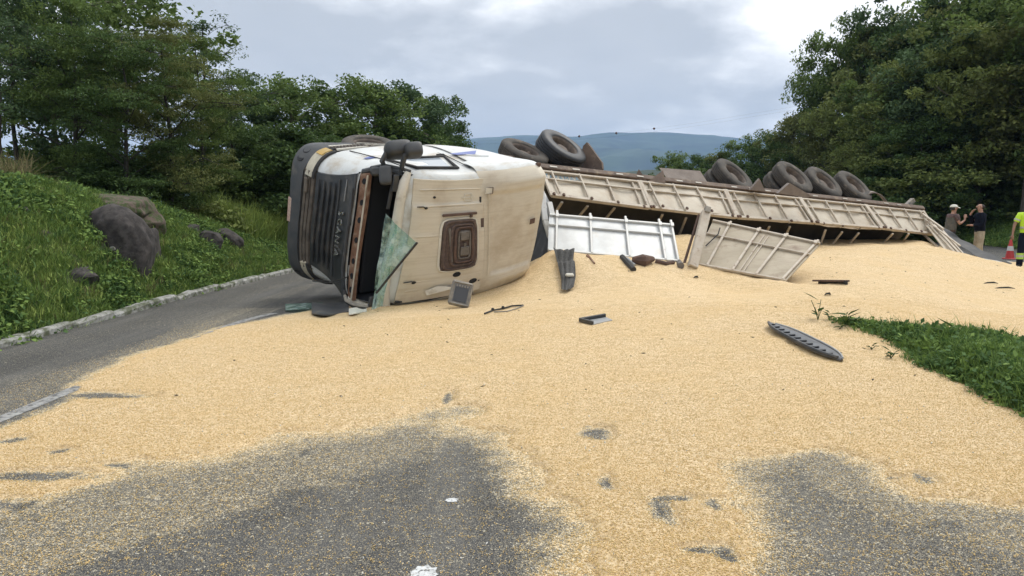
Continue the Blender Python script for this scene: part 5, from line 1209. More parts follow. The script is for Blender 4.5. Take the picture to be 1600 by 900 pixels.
# brighter tall grass beyond the bank
tall = [tuft('tall_tuft', 11, 30, .95, .12, .011, 'grass_light'), tuft('tall_tuft', 12, 26, .8, .14, .011, 'grass'), tuft('tall_tuft', 13, 22, 1.1, .12, .009, 'grass_light')]
Nt = 2600; yt = rng.uniform(19.5, 31, Nt); xt = yt * rng.uniform(-.43, -.27, Nt); 
okt = (xt < -7.3 + roff(yt)) ; xt, yt = xt[okt], yt[okt]
scatter('tall_grass', np.stack([xt, yt, bank_h(xt, yt)], -1), np.stack([rng.normal(0, .2, len(xt)), rng.normal(0, .2, len(xt)), rng.uniform(0, 6.28, len(xt))], -1), rng.uniform(.5, 1.05, len(xt)), [tall[0], tall[1], tall[2]], rng.integers(0, 3, len(xt)), label='tall bright reeds behind the bank, left of the truck front', cat='grass')
cl0 = []
for i_, (m_, sd_) in enumerate((('leaf_light', 71), ('leaf_mid', 72))):
    r0 = np.random.default_rng(sd_); C0 = r0.normal(size=(260, 3)); C0 /= np.linalg.norm(C0, axis=1)[:, None]; C0 *= r0.uniform(.4, 1, 260)[:, None] * .5; C0[:, 2] = np.abs(C0[:, 2]); v0, f0 = leafbatch(r0, C0, .12, .5, .7); cl0.append(fastmesh('shrub_clump', v0, f0, m_, tint=r0.uniform(0, 1, 260), link=False))
Nq = 150; yq = rng.uniform(19.5, 30, Nq); xq = yq * rng.uniform(-.42, -.28, Nq); oq = xq < -7.6 + roff(yq); xq, yq = xq[oq], yq[oq]
scatter('bright_shrubs', np.stack([xq, yq, bank_h(xq, yq) + .05], -1), np.stack([rng.normal(0, .2, len(xq)), rng.normal(0, .2, len(xq)), rng.uniform(0, 6.28, len(xq))], -1), rng.uniform(.6, 1.6, len(xq)), cl0, rng.integers(0, 2, len(xq)), label='bright leafy low shrubs mixed into the tall grass left of the truck front', cat='shrubs')
dryt = [tuft('dry_tuft', 15, 26, .9, .12, .008, 'dry'), tuft('dry_tuft', 16, 20, .8, .12, .008, 'leaf_olive')]
Nt = 420; yt = rng.uniform(13.2, 16, Nt); xt = yt * rng.uniform(-.80, -.66, Nt)
scatter('dry_grass', np.stack([xt, yt, bank_h(xt, yt)], -1), np.stack([rng.normal(0, .3, len(xt)), rng.normal(0, .3, len(xt)), rng.uniform(0, 6.28, len(xt))], -1), rng.uniform(.4, .9, len(xt)), dryt, rng.integers(0, 2, len(xt)), label='dry brownish grass on the crest at the far left', cat='grass')
# median
Nm = 42000; xm = rng.uniform(3.2, 12, Nm); ym = rng.uniform(4.0, 12, Nm); dm = med_d(xm, ym) + fbm(xm * 3, ym * 3, 91, 4) * .25; okm = (dm < .0) & ((dm < -.12) | (rng.uniform(0, 1, Nm) < .35)); xm, ym, dm = xm[okm], ym[okm], dm[okm]
hm = .14 * np.clip(-dm / .4, 0, 1)
pm = rng.choice([0, 1, 4, 5, 3, 4], len(xm), p=[.30, .22, .14, .12, .10, .12])
mg_, _v = grid_mesh('median_soil', np.arange(3, 13, .12), np.arange(4, 12, .12), lambda a, b: np.where(med_d(a, b) < .05, .14 * np.clip(-med_d(a, b) / .4, -.3, 1), -.08), 'soil'); tag(mg_, kind='structure')
scatter('median_grass', np.stack([xm, ym, np.maximum(hm, np.maximum(0, thick(xm, ym)) - .03)], -1), np.stack([rng.normal(0, .25, len(xm)), rng.normal(0, .25, len(xm)), rng.uniform(0, 6.28, len(xm))], -1), rng.uniform(.7, 1.25, len(xm)) * np.clip(.55 - dm * 1.2, .5, 1), tufts, pm, label='dark green weeds and grass of the median emerging from the grain at right', cat='grass')
# separate small plants at the tip of the median
def plant(name, px, py, n, h, m, seed, label, grp=None, leaf=.1):
    p = drop(px, py); r_ = np.random.default_rng(seed); e_ = empty(name, p, label=label, cat='plant', group=grp)
    mb = MB(); vs, fs, ts = [], [], []
    for k in range(n):
        a = r_.uniform(0, 6.28); t = r_.uniform(.3, 1); tip = p + np.array((math.cos(a) * .1 * t, math.sin(a) * .1 * t, h * t)); mb.tube([p, (p + tip) / 2 + (0, 0, .02), tip], .004, 4)
    mb.build('stem', 'weed', e_)
    for k in range(n):
        a = r_.uniform(0, 6.28); rr = r_.uniform(.3, 1) * leaf * 1.5; b = p + np.array((0, 0, h * r_.uniform(.1, 1))); t = np.array((math.cos(a), math.sin(a), r_.uniform(-.1, .9))); s = np.array((-math.sin(a), math.cos(a), 0)) * leaf * .28
        q = MB(); q.add([b, b + t * rr * .5 + s, b + t * rr + (0, 0, -.02), b + t * rr * .5 - s, b + t * rr * .5 + (0, 0, -.012)], [(0, 1, 4), (1, 2, 4), (2, 3, 4), (3, 0, 4)]); q.build('leaf', m, e_)
plant('grass_sprout', 1278, 500, 5, .26, 'weed', 1, 'lone upright grass sprout at the tip of the median in grain', leaf=.14)
plant('small_plant', 1296, 500, 6, .1, 'weed', 2, 'low leafy plant right beside the lone grass sprout', leaf=.08)
plant('small_plant', 1322, 508, 8, .16, 'leaf_mid', 3, 'leafy plant with broad arching leaves at the start of the median', leaf=.16)
plant('small_plant', 1312, 514, 5, .06, 'leaf_olive', 4, 'tiny reddish green seedling half buried below the broad leaved plant', leaf=.06)
plant('small_plant', 1392, 560, 6, .08, 'weed', 5, 'small sprig poking from the grain left of the median edge', leaf=.07)
plant('small_plant', 1362, 546, 4, .05, 'leaf_olive', 6, 'tiny seedling in grain between the strip and the median', leaf=.05)
plant('small_plant', 1490, 545, 7, .22, 'leaf_mid', 7, 'broad arching leaves rising over the middle of the median', leaf=.2)
# right verge grass
Nv = 9000; yv = rng.uniform(22, 44, Nv); xv = 18.6 + roff(yv) + rng.uniform(0, 7, Nv)
okv = xv < .78 * yv; xv, yv = xv[okv], yv[okv]
scatter('verge_grass', np.stack([xv, yv, right_h(xv, yv)], -1), np.stack([rng.normal(0, .2, len(xv)), rng.normal(0, .2, len(xv)), rng.uniform(0, 6.28, len(xv))], -1), rng.uniform(.9, 2.0, len(xv)), tufts[:6], rng.choice([0, 1, 2, 3, 4, 5], len(xv)), label='green verge grass below the forest behind the two men', cat='grass')
# ============================================================ TREES
def make_tree(name, seed, h, spread, lo, ncl, lpc, size, m, bark, flat=.5, up=.5, asp=.5, trunk_r=.12, crad=.55, style='round', lean=0):
    """trunk with limbs, crown of many small leaves in clumps round the twig ends; built at the origin, height h"""
    r_ = np.random.default_rng(seed); tb_ = MB()
    P = []; wob = r_.normal(0, .05 * h / 6, (7, 2)).cumsum(0)
    for k in range(7):
        t = k / 6; P.append(np.array((wob[k, 0] + lean * t * h, wob[k, 1], h * .92 * t)))
    tb_.tube(P, [trunk_r * (1 - .85 * k / 6) for k in range(7)], 7)
    cen = []; nl = int(9 + ncl / 14)
    for k in range(nl):
        t = lo + (1 - lo) * (k + r_.uniform(0, .8)) / nl; q = t * 6; i = min(int(q), 5); b = P[i] * (1 - q + i) + P[i + 1] * (q - i)
        a = k * 2.4 + r_.uniform(-.6, .6)
        pr = {'round': math.sin(math.pi * min(.97, .12 + .86 * (t - lo) / (1 - lo) )) ** .6, 'cone': (1.05 - t) ** .7, 'flat': .35 + .75 * t, 'column': .8}[style]
        L_ = spread * pr * r_.uniform(.6, 1.15); e_ = b + np.array((math.cos(a) * L_, math.sin(a) * L_, L_ * r_.uniform(.05, .6))); mid = (b + e_) / 2 + np.array((0, 0, .12 * L_)) + r_.normal(0, .08, 3) * L_
        tb_.tube([b, mid, e_], [trunk_r * .38 * (1.1 - t), trunk_r * .24 * (1.1 - t), .012], 5, cap=False)
        nc = max(2, int(ncl / nl * (.5 + pr)))
        for j in range(nc):
            s = r_.uniform(.25, 1.05); c = (mid * (1 - s) + e_ * s) if s > .5 else (b * (1 - 2 * s) + mid * 2 * s); off = r_.normal(0, .24, 3) * L_ * (.3 + s) * np.array((1, 1, flat * 1.1)); c2 = c + off
            if r_.uniform() < .4: tb_.tube([c, (c + c2) / 2 + (0, 0, .03), c2], [.014, .01, .006], 3, cap=False)
            cen.append(c2)
    cen.append(P[-1])
    C = []
    for c in cen:
        n = int(lpc * r_.uniform(.5, 1.4)); rr = crad * r_.uniform(.6, 1.25); d = r_.normal(size=(n, 3)); d /= np.linalg.norm(d, axis=1)[:, None]; d *= (r_.uniform(.25, 1, n) ** .6)[:, None] * rr; d[:, 2] *= flat
        C.append(c + d)
    n_each = [len(c) for c in C]; ct = np.repeat(r_.uniform(0, 1, len(C)), n_each); C = np.concatenate(C); v, f = leafbatch(r_, C, size, asp, up)
    v[:, 2] = np.maximum(v[:, 2], .02)
    root = bpy.data.objects.new(name, None); col.objects.link(root)
    tr = tb_.build('trunk', bark, root, sm=60)
    tint = np.clip(ct * .6 + r_.uniform(0, 1, len(C)) * .4, 0, 1)
    fastmesh('crown', v, f, m, parent=root, tint=tint)
    return root, h
def put(proto, x, y, z, h, yaw, label, group=None, first=[], w=1.0):
    root, h0 = proto; o = root if root.name not in first else copy_tree(root)
    if o is root: first.append(root.name)
    s = h / h0; o.location = (x, y, z); o.scale = (s * w, s * w, s); o.rotation_euler = (0, 0, yaw); tag(o, label, 'tree', group); return o
feath = [make_tree('feathery_tree', 101 + i, 7.5, 2.9, .08, 210, 135, .125, ['leaf_mid', 'leaf_dark', 'leaf_olive'][i], 'bark_dark', flat=.28, up=1.1, asp=.36, crad=.62, style='round', trunk_r=.13) for i in range(3)]
broad = [make_tree('broadleaf_tree', 201 + i, 7, 2.5, .14, 150, 90, .17, ['leaf_blue', 'leaf_mid', 'leaf_dark'][i], 'bark', flat=.6, up=.6, asp=.5, crad=.52, style='round', trunk_r=.14) for i in range(3)]
forest = [make_tree('forest_tree', 301 + i, 12, 4.0, .22, 190, 80, .30, ['leaf_dark', 'leaf_mid', 'leaf_olive', 'leaf_blue', 'leaf_light'][i], 'bark', flat=.55, up=.7, asp=.5, crad=.85, style=['round', 'flat', 'round', 'flat', 'round'][i], trunk_r=.2) for i in range(5)]
slim = [make_tree('slender_tree', 401 + i, 9, 1.5, .45, 60, 55, .13, 'leaf_blue', 'bark_dark', flat=.6, up=.4, asp=.45, crad=.42, style='round', trunk_r=.11, lean=[.01, -.02][i]) for i in range(2)]
bush = [make_tree('bush', 501 + i, 6.0, 2.6, .02, 130, 110, .22, ['leaf_mid', 'leaf_dark', 'leaf_light'][i], 'bark_dark', flat=.55, up=.8, asp=.5, crad=.7, style='round', trunk_r=.08) for i in range(3)]
def tp(px, d, top=None, h=None):
    x, y = at(px, 328, d)[:2]; z = float(ground_h(np.array([x]), np.array([y]))[0]); 
    if h is None: h = at(px, top, d)[2] - z
    return x, y, z - .1, h
U = random.uniform
for px, d, top, pr, w, lb in ((14, 16.5, -60, slim[0], 1., 'slender dark tree with bare lower trunk at the left edge of the photo'), (28, 19, -40, slim[1], 1., 'thin bare-stemmed tree just right of the leftmost trunk'), (92, 20, -70, broad[0], .62, 'tall leafy tree between the thin trunks and the big feathery tree')):
    x, y, z, h = tp(px, d, top); put(pr, x, y, z, h, U(0, 6), lb, w=w)
for px, d, top, pr, w, lb in ((125, 18.5, -30, feath[0], .78, 'feathery green tree rising out of the top of the photo at left'), (200, 17.8, 25, feath[1], .86, 'dense dark feathery tree behind the brown outcrop'), (262, 19, 20, feath[2], .78, 'olive feathery tree standing in the centre of the left thicket'),
                              (318, 21, 35, feath[0], .74, 'feathery tree whose thin top reaches highest over the right of the thicket'), (372, 24, 100, feath[1], .85, 'lower feathery tree at the right end of the left thicket'), (180, 24, -70, broad[1], .95, 'tall broadleaf tree half hidden behind the feathery thicket'), (335, 25, 5, slim[0], 1.1, 'slim tree with sparse top against the sky over the thicket')):
    x, y, z, h = tp(px, d, top); put(pr, x, y, z, h, U(0, 6), lb, w=w)
for px, d, top, pr, w, lb in ((400, 29, 128, broad[0], .95, 'broadleaf tree left of the truck mirror with pale tips'), (458, 30, 112, broad[1], 1., 'rounded broadleaf tree just left of the dip in the skyline'), (530, 33, 124, broad[2], 1.05, 'dark broadleaf tree behind the front of the truck'), (590, 33, 112, broad[1], 1.0, 'bright-topped broadleaf tree behind the cab mirror'),
                              (645, 35, 118, broad[0], .95, 'dense broadleaf tree behind the cab side'), (690, 37, 140, broad[2], .72, 'rightmost broadleaf tree of the row behind the cab'), (480, 24, 190, bush[1], 1.2, 'dark bush below the rounded tree behind the bumper')):
    x, y, z, h = tp(px, d, top); put(pr, x, y, z, h, U(0, 6), lb, w=w)
for i, (px, d, top, k, w) in enumerate(((60, 21, 225, 1, .9), (110, 19.5, 220, 0, 1.2), (175, 18, 240, 1, 1.3), (240, 19, 235, 1, 1.3), (300, 21.5, 230, 0, 1.2), (350, 24, 235, 1, 1.2), (425, 28, 230, 1, 1.2), (540, 31, 190, 0, 1.4), (620, 33, 190, 1, 1.4), (680, 34, 195, 1, .9), (390, 26, 215, 0, 1.3), (715, 36, 222, 1, .6), (-20, 16, 225, 0, .9))):
    x, y, z, h = tp(px, d, top); o = put(bush[k], x, y, z, h, U(0, 6), ['mid green', 'dark green'][k] + ' bush under the left trees ' + ('at the left edge of the photo' if px < 0 else 'behind the dry grass' if px < 80 else 'behind the top of the bank' if px < 130 else 'behind the brown outcrop' if px < 200 else 'just right of the brown outcrop' if px < 270 else 'above the small grey rocks' if px < 320 else 'left of the tall reeds' if px < 370 else 'behind the tall reeds' if px < 400 else 'against the truck bumper' if px < 500 else 'behind the front wheel' if px < 600 else 'behind the cab mirror' if px < 640 else 'behind the cab side window' if px < 700 else 'at the right end behind the cab'), 'undergrowth bushes below the left trees', w=w); o['category'] = 'bush'
FL = {(1262, 50): 'tall tree with open umbrella crown at the left shoulder of the hillside forest'}
ft = [(1050, 66, 240, 1, .8), (1085, 64, 236, 0, .8), (1125, 64, 232, 2, .8), (1162, 62, 216, 1, .85), (1198, 58, 200, 0, .85), (1228, 56, 168, 2, .75), (1278, 54, 118, 1, .5), (1298, 52, 42, 1, .55), (1340, 52, 36, 0, .6), (1372, 50, 22, 2, .7), (1412, 48, 2, 3, .7), (1455, 46, -25, 0, .8), (1500, 44, -50, 2, .8), (1550, 42, -80, 1, .8), (1610, 40, -110, 0, .9),
      (1245, 54, 215, 0, .8), (1290, 50, 160, 2, .75), (1335, 47, 140, 4, .8), (1385, 44, 110, 1, .9), (1430, 42, 85, 4, .85), (1480, 40, 60, 3, .9), (1535, 38, 30, 4, .9), (1595, 36, 10, 2, .9), (1660, 34, -40, 1, .9),
      (1320, 45, 225, 2, 1.0), (1370, 42, 205, 4, .9), (1425, 39, 175, 0, 1.), (1480, 40, 150, 3, .8), (1540, 39, 110, 4, .7), (1600, 37.5, 90, 3, .8), (1665, 36, 60, 0, .8)]
nm_ = ['dark leafy tree of the hillside forest', 'tree with broad flat crown in the hillside forest', 'olive tree of the hillside forest', 'blue-green tree of the hillside forest', 'bright green tree of the hillside forest']
def colname(px):
    for lim, nm in ((1200, 'beyond the trailer toolbox'), (1262, 'above the first pair of trailer wheels'), (1305, 'above the middle trailer wheels'), (1352, 'above the last trailer wheel'), (1400, 'above the curved rear mudguard'), (1450, 'above the trailer tail'), (1500, 'above the man in the cap'), (1560, 'above the man in navy'), (9999, 'above the hi-vis person')):
        if px < lim: return nm
def rowname(px, top): return 'skyline' if top < 60 else 'upper slope' if top < 120 else 'middle slope' if top < 190 else 'lower slope'
specials = {(1298, 42): 'tall umbrella-crowned tree forming the upper left peak of the hillside forest', (1340, 36): 'dark round tree beside the umbrella crown on the forest skyline', (1412, 2): 'tree where the forest skyline leaves the top of the photo',
            (1050, 240): 'leftmost small tree beyond the trailer, against the mountain', (1085, 236): 'second small tree beyond the trailer, against the mountain', (1125, 232): 'small olive tree above the first trailer wheel', (1162, 216): 'small flat-crowned tree at the foot of the forest skyline', (1278, 118): 'tree with broad crown halfway up the forest skyline', (1665, 60): None}
for px, d, top, k, w in ft:
    x, y, z, h = tp(px, d, top); s = specials.get((px, top)); put(forest[k], x, y, z, h, U(0, 6), s or nm_[k].replace('of the hillside forest', '').replace('in the hillside forest', '').strip() + ' on the forest ' + ('right-hand ' if px in (1225, 1250, 1245, 1235) else '') + rowname(px, top) + ' ' + colname(px), 'trees of the hillside forest', w=w)
for i, (px, d, top, k, w) in enumerate(((1330, 44, 292, 0, 1.2), (1375, 41, 290, 1, 1.2), (1420, 38.5, 285, 0, 1.2), (1460, 37, 270, 1, 1.2), (1505, 41, 262, 0, 1.), (1550, 39, 262, 1, 1.), (1600, 37, 255, 0, 1.), (1650, 36, 240, 1, 1.), (1350, 43, 260, 2, 1.3), (1440, 38, 235, 2, 1.3), (1500, 41.5, 215, 0, 1.1), (1560, 40, 200, 2, 1.1), (1610, 38, 190, 0, 1.1), (1400, 40, 240, 1, 1.3), (1220, 57, 262, 0, 1.6), (1270, 54, 262, 1, 1.6), (1170, 58, 262, 1, 1.4), (1110, 62, 262, 0, 1.4))):
    x, y, z, h = tp(px, d, top); o = put(bush[k], x, y, z, h, U(0, 6), ['mid green', 'dark green', 'light green'][k] + ' bush at the foot of the forest ' + ('higher ' if top < 245 else '') + colname(px), 'bushes at the foot of the hillside forest', w=w); o['category'] = 'bush'
# undergrowth mass on the hillside
def clump(nm, seed, n, rad, size, m):
    r_ = np.random.default_rng(seed); C = r_.normal(size=(n, 3)); C /= np.linalg.norm(C, axis=1)[:, None]; C *= (r_.uniform(.4, 1, n))[:, None] * rad; C[:, 2] = np.abs(C[:, 2]) * .8
    v, f = leafbatch(r_, C, size, .5, .7); return fastmesh(nm, v, f, m, tint=r_.uniform(0, 1, n), link=False)
cl = [clump('leaf_clump', 61, 420, 1.1, .24, 'leaf_dark'), clump('leaf_clump', 62, 380, 1.0, .28, 'leaf_mid'), clump('leaf_clump', 63, 340, .9, .22, 'leaf_blue'), clump('leaf_clump', 64, 300, 1.0, .3, 'leaf_olive')]
Nc = 1500; yc = rng.uniform(27, 80, Nc); xc = 18.5 + roff(yc) + 7.5 + rng.uniform(0, 1, Nc) ** 1.2 * 34
okc = xc < .8 * yc + 2; xc, yc = xc[okc], yc[okc]
scatter('hillside_undergrowth', np.stack([xc, yc, ground_h(xc, yc) + rng.uniform(-.2, 1.4, len(xc))], -1), np.stack([rng.normal(0, .3, len(xc)), rng.normal(0, .3, len(xc)), rng.uniform(0, 6.28, len(xc))], -1), rng.uniform(.7, 1.7, len(xc)), cl, rng.integers(0, 4, len(xc)), label='tangled dark undergrowth covering the hillside under the forest trees', cat='undergrowth')
Nc = 420; yc = rng.uniform(18, 40, Nc); xc = -10 - rng.uniform(0, 16, Nc); okc = xc > -.85 * yc - 3; xc, yc = xc[okc], yc[okc]
scatter('left_undergrowth', np.stack([xc, yc, ground_h(xc, yc) - .1], -1), np.stack([rng.normal(0, .3, len(xc)), rng.normal(0, .3, len(xc)), rng.uniform(0, 6.28, len(xc))], -1), rng.uniform(.6, 1.2, len(xc)), cl, rng.integers(0, 3, len(xc)), label='dark undergrowth on the ground behind the left bank', cat='undergrowth')
# ============================================================ PEOPLE
def skin(name, J, E, m, parent, root=0, sub=2, **k):
    """J: dict joint -> (pos, radius or (rx, ry)); one continuous skinned surface"""
    ks = list(J); me = bpy.data.meshes.new(name); me.from_pydata([tuple(J[q][0]) for q in ks], [(ks.index(a), ks.index(b)) for a, b in E], []); o = bpy.data.objects.new(name, me); col.objects.link(o)
    md = o.modifiers.new('skin', 'SKIN'); md.use_smooth_shade = True; sv = me.skin_vertices[0].data
    for i, q in enumerate(ks):
        r_ = J[q][1]; sv[i].radius = (r_, r_) if not hasattr(r_, '__len__') else r_; sv[i].use_root = (i == root)
    s2 = o.modifiers.new('sub', 'SUBSURF'); s2.levels = sub; s2.render_levels = sub; me.materials.append(MATS[m]); o.parent = parent
    return tag(o, **k)
def person(loc, yaw, H, label, shirt, trous, arms, skinm='skin', cap=None, extra=None, sleeve=.55, lean=0.):
    e_ = empty('person', loc, label=label, cat='person'); s = H / 1.75
    S = lambda *p: Vector(p) * s
    J = {'pelvis': (S(0, 0, .95), (.15 * s, .11 * s)), 'belly': (S(0, .01 + lean * .3, 1.12), (.145 * s, .11 * s)), 'chest': (S(0, 0 + lean * .7, 1.32), (.165 * s, .115 * s)), 'neckb': (S(0, -.01 + lean, 1.46), .07 * s), 'neck': (S(0, .01 + lean, 1.52), .055 * s), 'headlow': (S(0, .03 + lean, 1.59), (.066 * s, .075 * s)), 'head': (S(0, .02 + lean, 1.67), (.078 * s, .092 * s)), 'headtop': (S(0, .01 + lean, 1.73), (.06 * s, .07 * s))}
    J['pelvis'] = (J['pelvis'][0], (.12 * s, .085 * s)); J['belly'] = (J['belly'][0], (.115 * s, .08 * s)); J['chest'] = (J['chest'][0], (.135 * s, .09 * s))
    E = [('pelvis', 'belly'), ('belly', 'chest'), ('chest', 'neckb'), ('neckb', 'neck'), ('neck', 'headlow'), ('headlow', 'head'), ('head', 'headtop')]
    for sd, nm in ((1, 'r'), (-1, 'l')):
        a = arms[0 if sd > 0 else 1]
        J['hip' + nm] = (S(sd * .09, 0, .86), .07 * s); J['knee' + nm] = (S(sd * .12, .02, .5), .06 * s); J['ank' + nm] = (S(sd * .13, -.01, .09), .042 * s); J['toe' + nm] = (S(sd * .15, .13, .04), .035 * s)
        E += [('pelvis', 'hip' + nm), ('hip' + nm, 'knee' + nm), ('knee' + nm, 'ank' + nm), ('ank' + nm, 'toe' + nm)]
        J['sh' + nm] = (S(sd * .185, lean, 1.42), .06 * s); J['el' + nm] = (S(*a[0]), .042 * s); J['wr' + nm] = (S(*a[1]), .027 * s); J['pa' + nm] = (S(*a[2]), (.036 * s, .018 * s))
        E += [('chest', 'sh' + nm), ('sh' + nm, 'el' + nm), ('el' + nm, 'wr' + nm), ('wr' + nm, 'pa' + nm)]
        w_ = Vector(a[1]) ; p_ = Vector(a[2]); dr = (p_ - w_).normalized(); sdv = dr.cross(Vector((0, 0, 1))); sdv = sdv.normalized() if sdv.length > .1 else Vector((1, 0, 0)); cv = dr.cross(sdv)
        for q in range(4):
            b = p_ + dr * .02 + sdv * (q - 1.5) * .02; ln = (.065, .075, .07, .055)[q]
            J[f'f{nm}{q}a'] = (b * s, .011 * s); J[f'f{nm}{q}b'] = ((b + dr * ln * .55 + cv * .012) * s, .0095 * s); J[f'f{nm}{q}c'] = ((b + dr * ln * .85 + cv * .035) * s, .008 * s)
            E += [('pa' + nm, f'f{nm}{q}a'), (f'f{nm}{q}a', f'f{nm}{q}b'), (f'f{nm}{q}b', f'f{nm}{q}c')]
        b = p_ - dr * .02 + sdv * .035; J[f't{nm}a'] = (b * s, .012 * s); J[f't{nm}b'] = ((b + dr * .035 + sdv * .025) * s, .010 * s); E += [('pa' + nm, f't{nm}a'), (f't{nm}a', f't{nm}b')]
    skin('body', J, E, skinm, e_)
    def loft(name, m, rings, tubes):
        mb = MB(); mb.grid(lambda u, v_: (lambda q, i, f_: S(*( (rings[i][k] * (1 - f_) + rings[i + 1][k] * f_) * (math.cos(6.28319 * u), math.sin(6.28319 * u))[k] + (rings[i][3 + k] * (1 - f_) + rings[i + 1][3 + k] * f_) for k in (0, 1)), rings[i][2] * (1 - f_) + rings[i + 1][2] * f_))(v_ * (len(rings) - 1), min(int(v_ * (len(rings) - 1)), len(rings) - 2), v_ * (len(rings) - 1) - min(int(v_ * (len(rings) - 1)), len(rings) - 2)), 25, len(rings) * 2 - 1)
        for pts, rr in tubes: mb.tube(pts, rr, 12)
        o = mb.build(name, m, None, sm=70); o.parent = e_; return o
    L_ = lean
    sl = []
    for nm in 'rl':
        el = J['el' + nm][0]; sh = J['sh' + nm][0]; inn = Vector((sh.x * .55, sh.y, sh.z + .01))
        sl.append(([inn, sh, sh.lerp(el, min(sleeve, 1) * .5), sh.lerp(el, min(sleeve, 1))] + ([el.lerp(J['wr' + nm][0], .9)] if sleeve > 1 else []), [.07 * s, .085 * s, .076 * s, .066 * s] + ([.045 * s] if sleeve > 1 else [])))
    loft('shirt', shirt, [(.168, .128, .94, 0, 0), (.175, .135, 1.0, 0, 0), (.178, .14, 1.12, 0, .01 + L_ * .3), (.19, .14, 1.28, 0, L_ * .6), (.195, .13, 1.38, 0, L_ * .8), (.15, .105, 1.455, 0, L_), (.075, .07, 1.49, 0, L_)], sl)
    tl = []
    for sd, nm in ((1, 'r'), (-1, 'l')):
        k_ = J['knee' + nm][0]; a = J['ank' + nm][0]
        tl.append(([S(sd * .085, 0, .93), S(sd * .098, 0, .80), k_.lerp(S(sd * .1, 0, .8), .5), k_, k_.lerp(a, .5), a + Vector((0, 0, -.02))], [.085 * s, .098 * s, .09 * s, .08 * s, .078 * s, .074 * s]))
    loft('trousers', trous, [(.12, .10, .80, 0, 0), (.172, .128, .86, 0, 0), (.172, .132, .94, 0, 0), (.160, .122, 1.0, 0, 0)], tl)
    for nm in 'rl':
        a = J['ank' + nm][0]; t = J['toe' + nm][0]; mb = MB(); mb.tube([a + Vector((0, -.05, -.03)) * s, a + Vector((0, 0, -.035)) * s, (a + t) / 2 - Vector((0, 0, .01)), t, t + Vector((.0, .05, -.005)) * s], [.04 * s, .052 * s, .05 * s, .045 * s, .02 * s], 10); o = mb.build('shoe', 'shoe', None, sm=60); o.parent = e_
    hd = S(0, .02 + lean, 1.665)
    def bit(name, m, c, r_, p=None): mb = MB(); mb.ball(c, [q * s for q in r_], 8); o = mb.build(name, m, None, sm=60); o.parent = p or e_; return o
    bit('nose', skinm, hd + S(0, .10, -.015), (.013, .02, .02)); bit('mouth', 'shirt_brown', hd + S(0, .093, -.06), (.024, .008, .006))
    for sd in (1, -1): bit('eye', 'cap_khaki', hd + S(sd * .03, .088, .015), (.011, .008, .008)); bit('ear', skinm, hd + S(sd * .082, .0, -.01), (.012, .022, .032))
    if cap == 'cap':
        mb = MB(); mb.grid(lambda u, v_: hd + S(math.sin(v_ * 1.6) * .1 * math.cos(u * 6.2832), math.sin(v_ * 1.6) * .118 * math.sin(u * 6.2832) - .005, .03 + .085 * math.cos(v_ * 1.6)), 25, 8)
        o = mb.build('cap', 'cap_khaki', None, sm=60); o.parent = e_; mb = MB(); mb.slab(lambda u, v_: hd + S((u - .5) * .15 * (1 - v_ * .3), .09 + v_ * .085, .035 - v_ * .015 - abs(u - .5) * .04), 7, 4, (0, 0, 1), .006); q = mb.build('cap_peak', 'cap_khaki', None, sm=60); q.parent = e_
        mb = MB(); mb.grid(lambda u, v_: hd + S(.088 * math.cos(3.4 + u * 2.7), .105 * math.sin(3.4 + u * 2.7), .03 - .09 * v_), 12, 4); q = mb.build('hair', 'hair', None, sm=60); q.parent = e_
    else:
        bit('hair', 'hair', hd + S(0, -.03, -.012), (.083, .088, .072))
    e_.rotation_euler = (0, 0, yaw)
    if extra: extra(e_, J, s, S)
    return e_
def foot(px, py_ground, d): p = at(px, 328, d); return (p[0], p[1], 0.0)
def ex1(e_, J, s, S):
    SJ = {'a': (S(0, 0, .98), (.18 * s, .145 * s)), 'b': (S(0, .01, 1.15), (.172 * s, .14 * s)), 'c': (S(0, .0, 1.36), (.175 * s, .13 * s))}; mb = MB(); mb.grid(lambda u, v_: S(.2 * math.cos(2.6 + 4.2 * u * 1.0), .15 * math.sin(2.6 + 4.2 * u) + .03 * v_, 1.0 + .38 * v_), 16, 4); o = mb.build('vest', 'vest_grey', None, sm=70); o.parent = e_
def ex2(e_, J, s, S):
    mb = MB(); mb.lathe([(.155, -.02), (.162, -.02), (.162, .02), (.155, .02)], (0, 0, .965), (0, 0, 1), 20, closed=True); mb.v = [(a * 1.05, b * .86, c) for a, b, c in mb.v]; o = mb.build('belt', 'black_rubber', None); o.parent = e_
    mb = MB(); mb.box((.17, .0, .93), (.03, .05, .08), b=.01); o = mb.build('belt_pouch', 'black_rubber', None); o.parent = e_
    mb = MB(); mb.box((-.19, .03, 1.38), (.05, .04, .035), b=.01); o = mb.build('sleeve_badge', 'cap_khaki', None); o.parent = e_
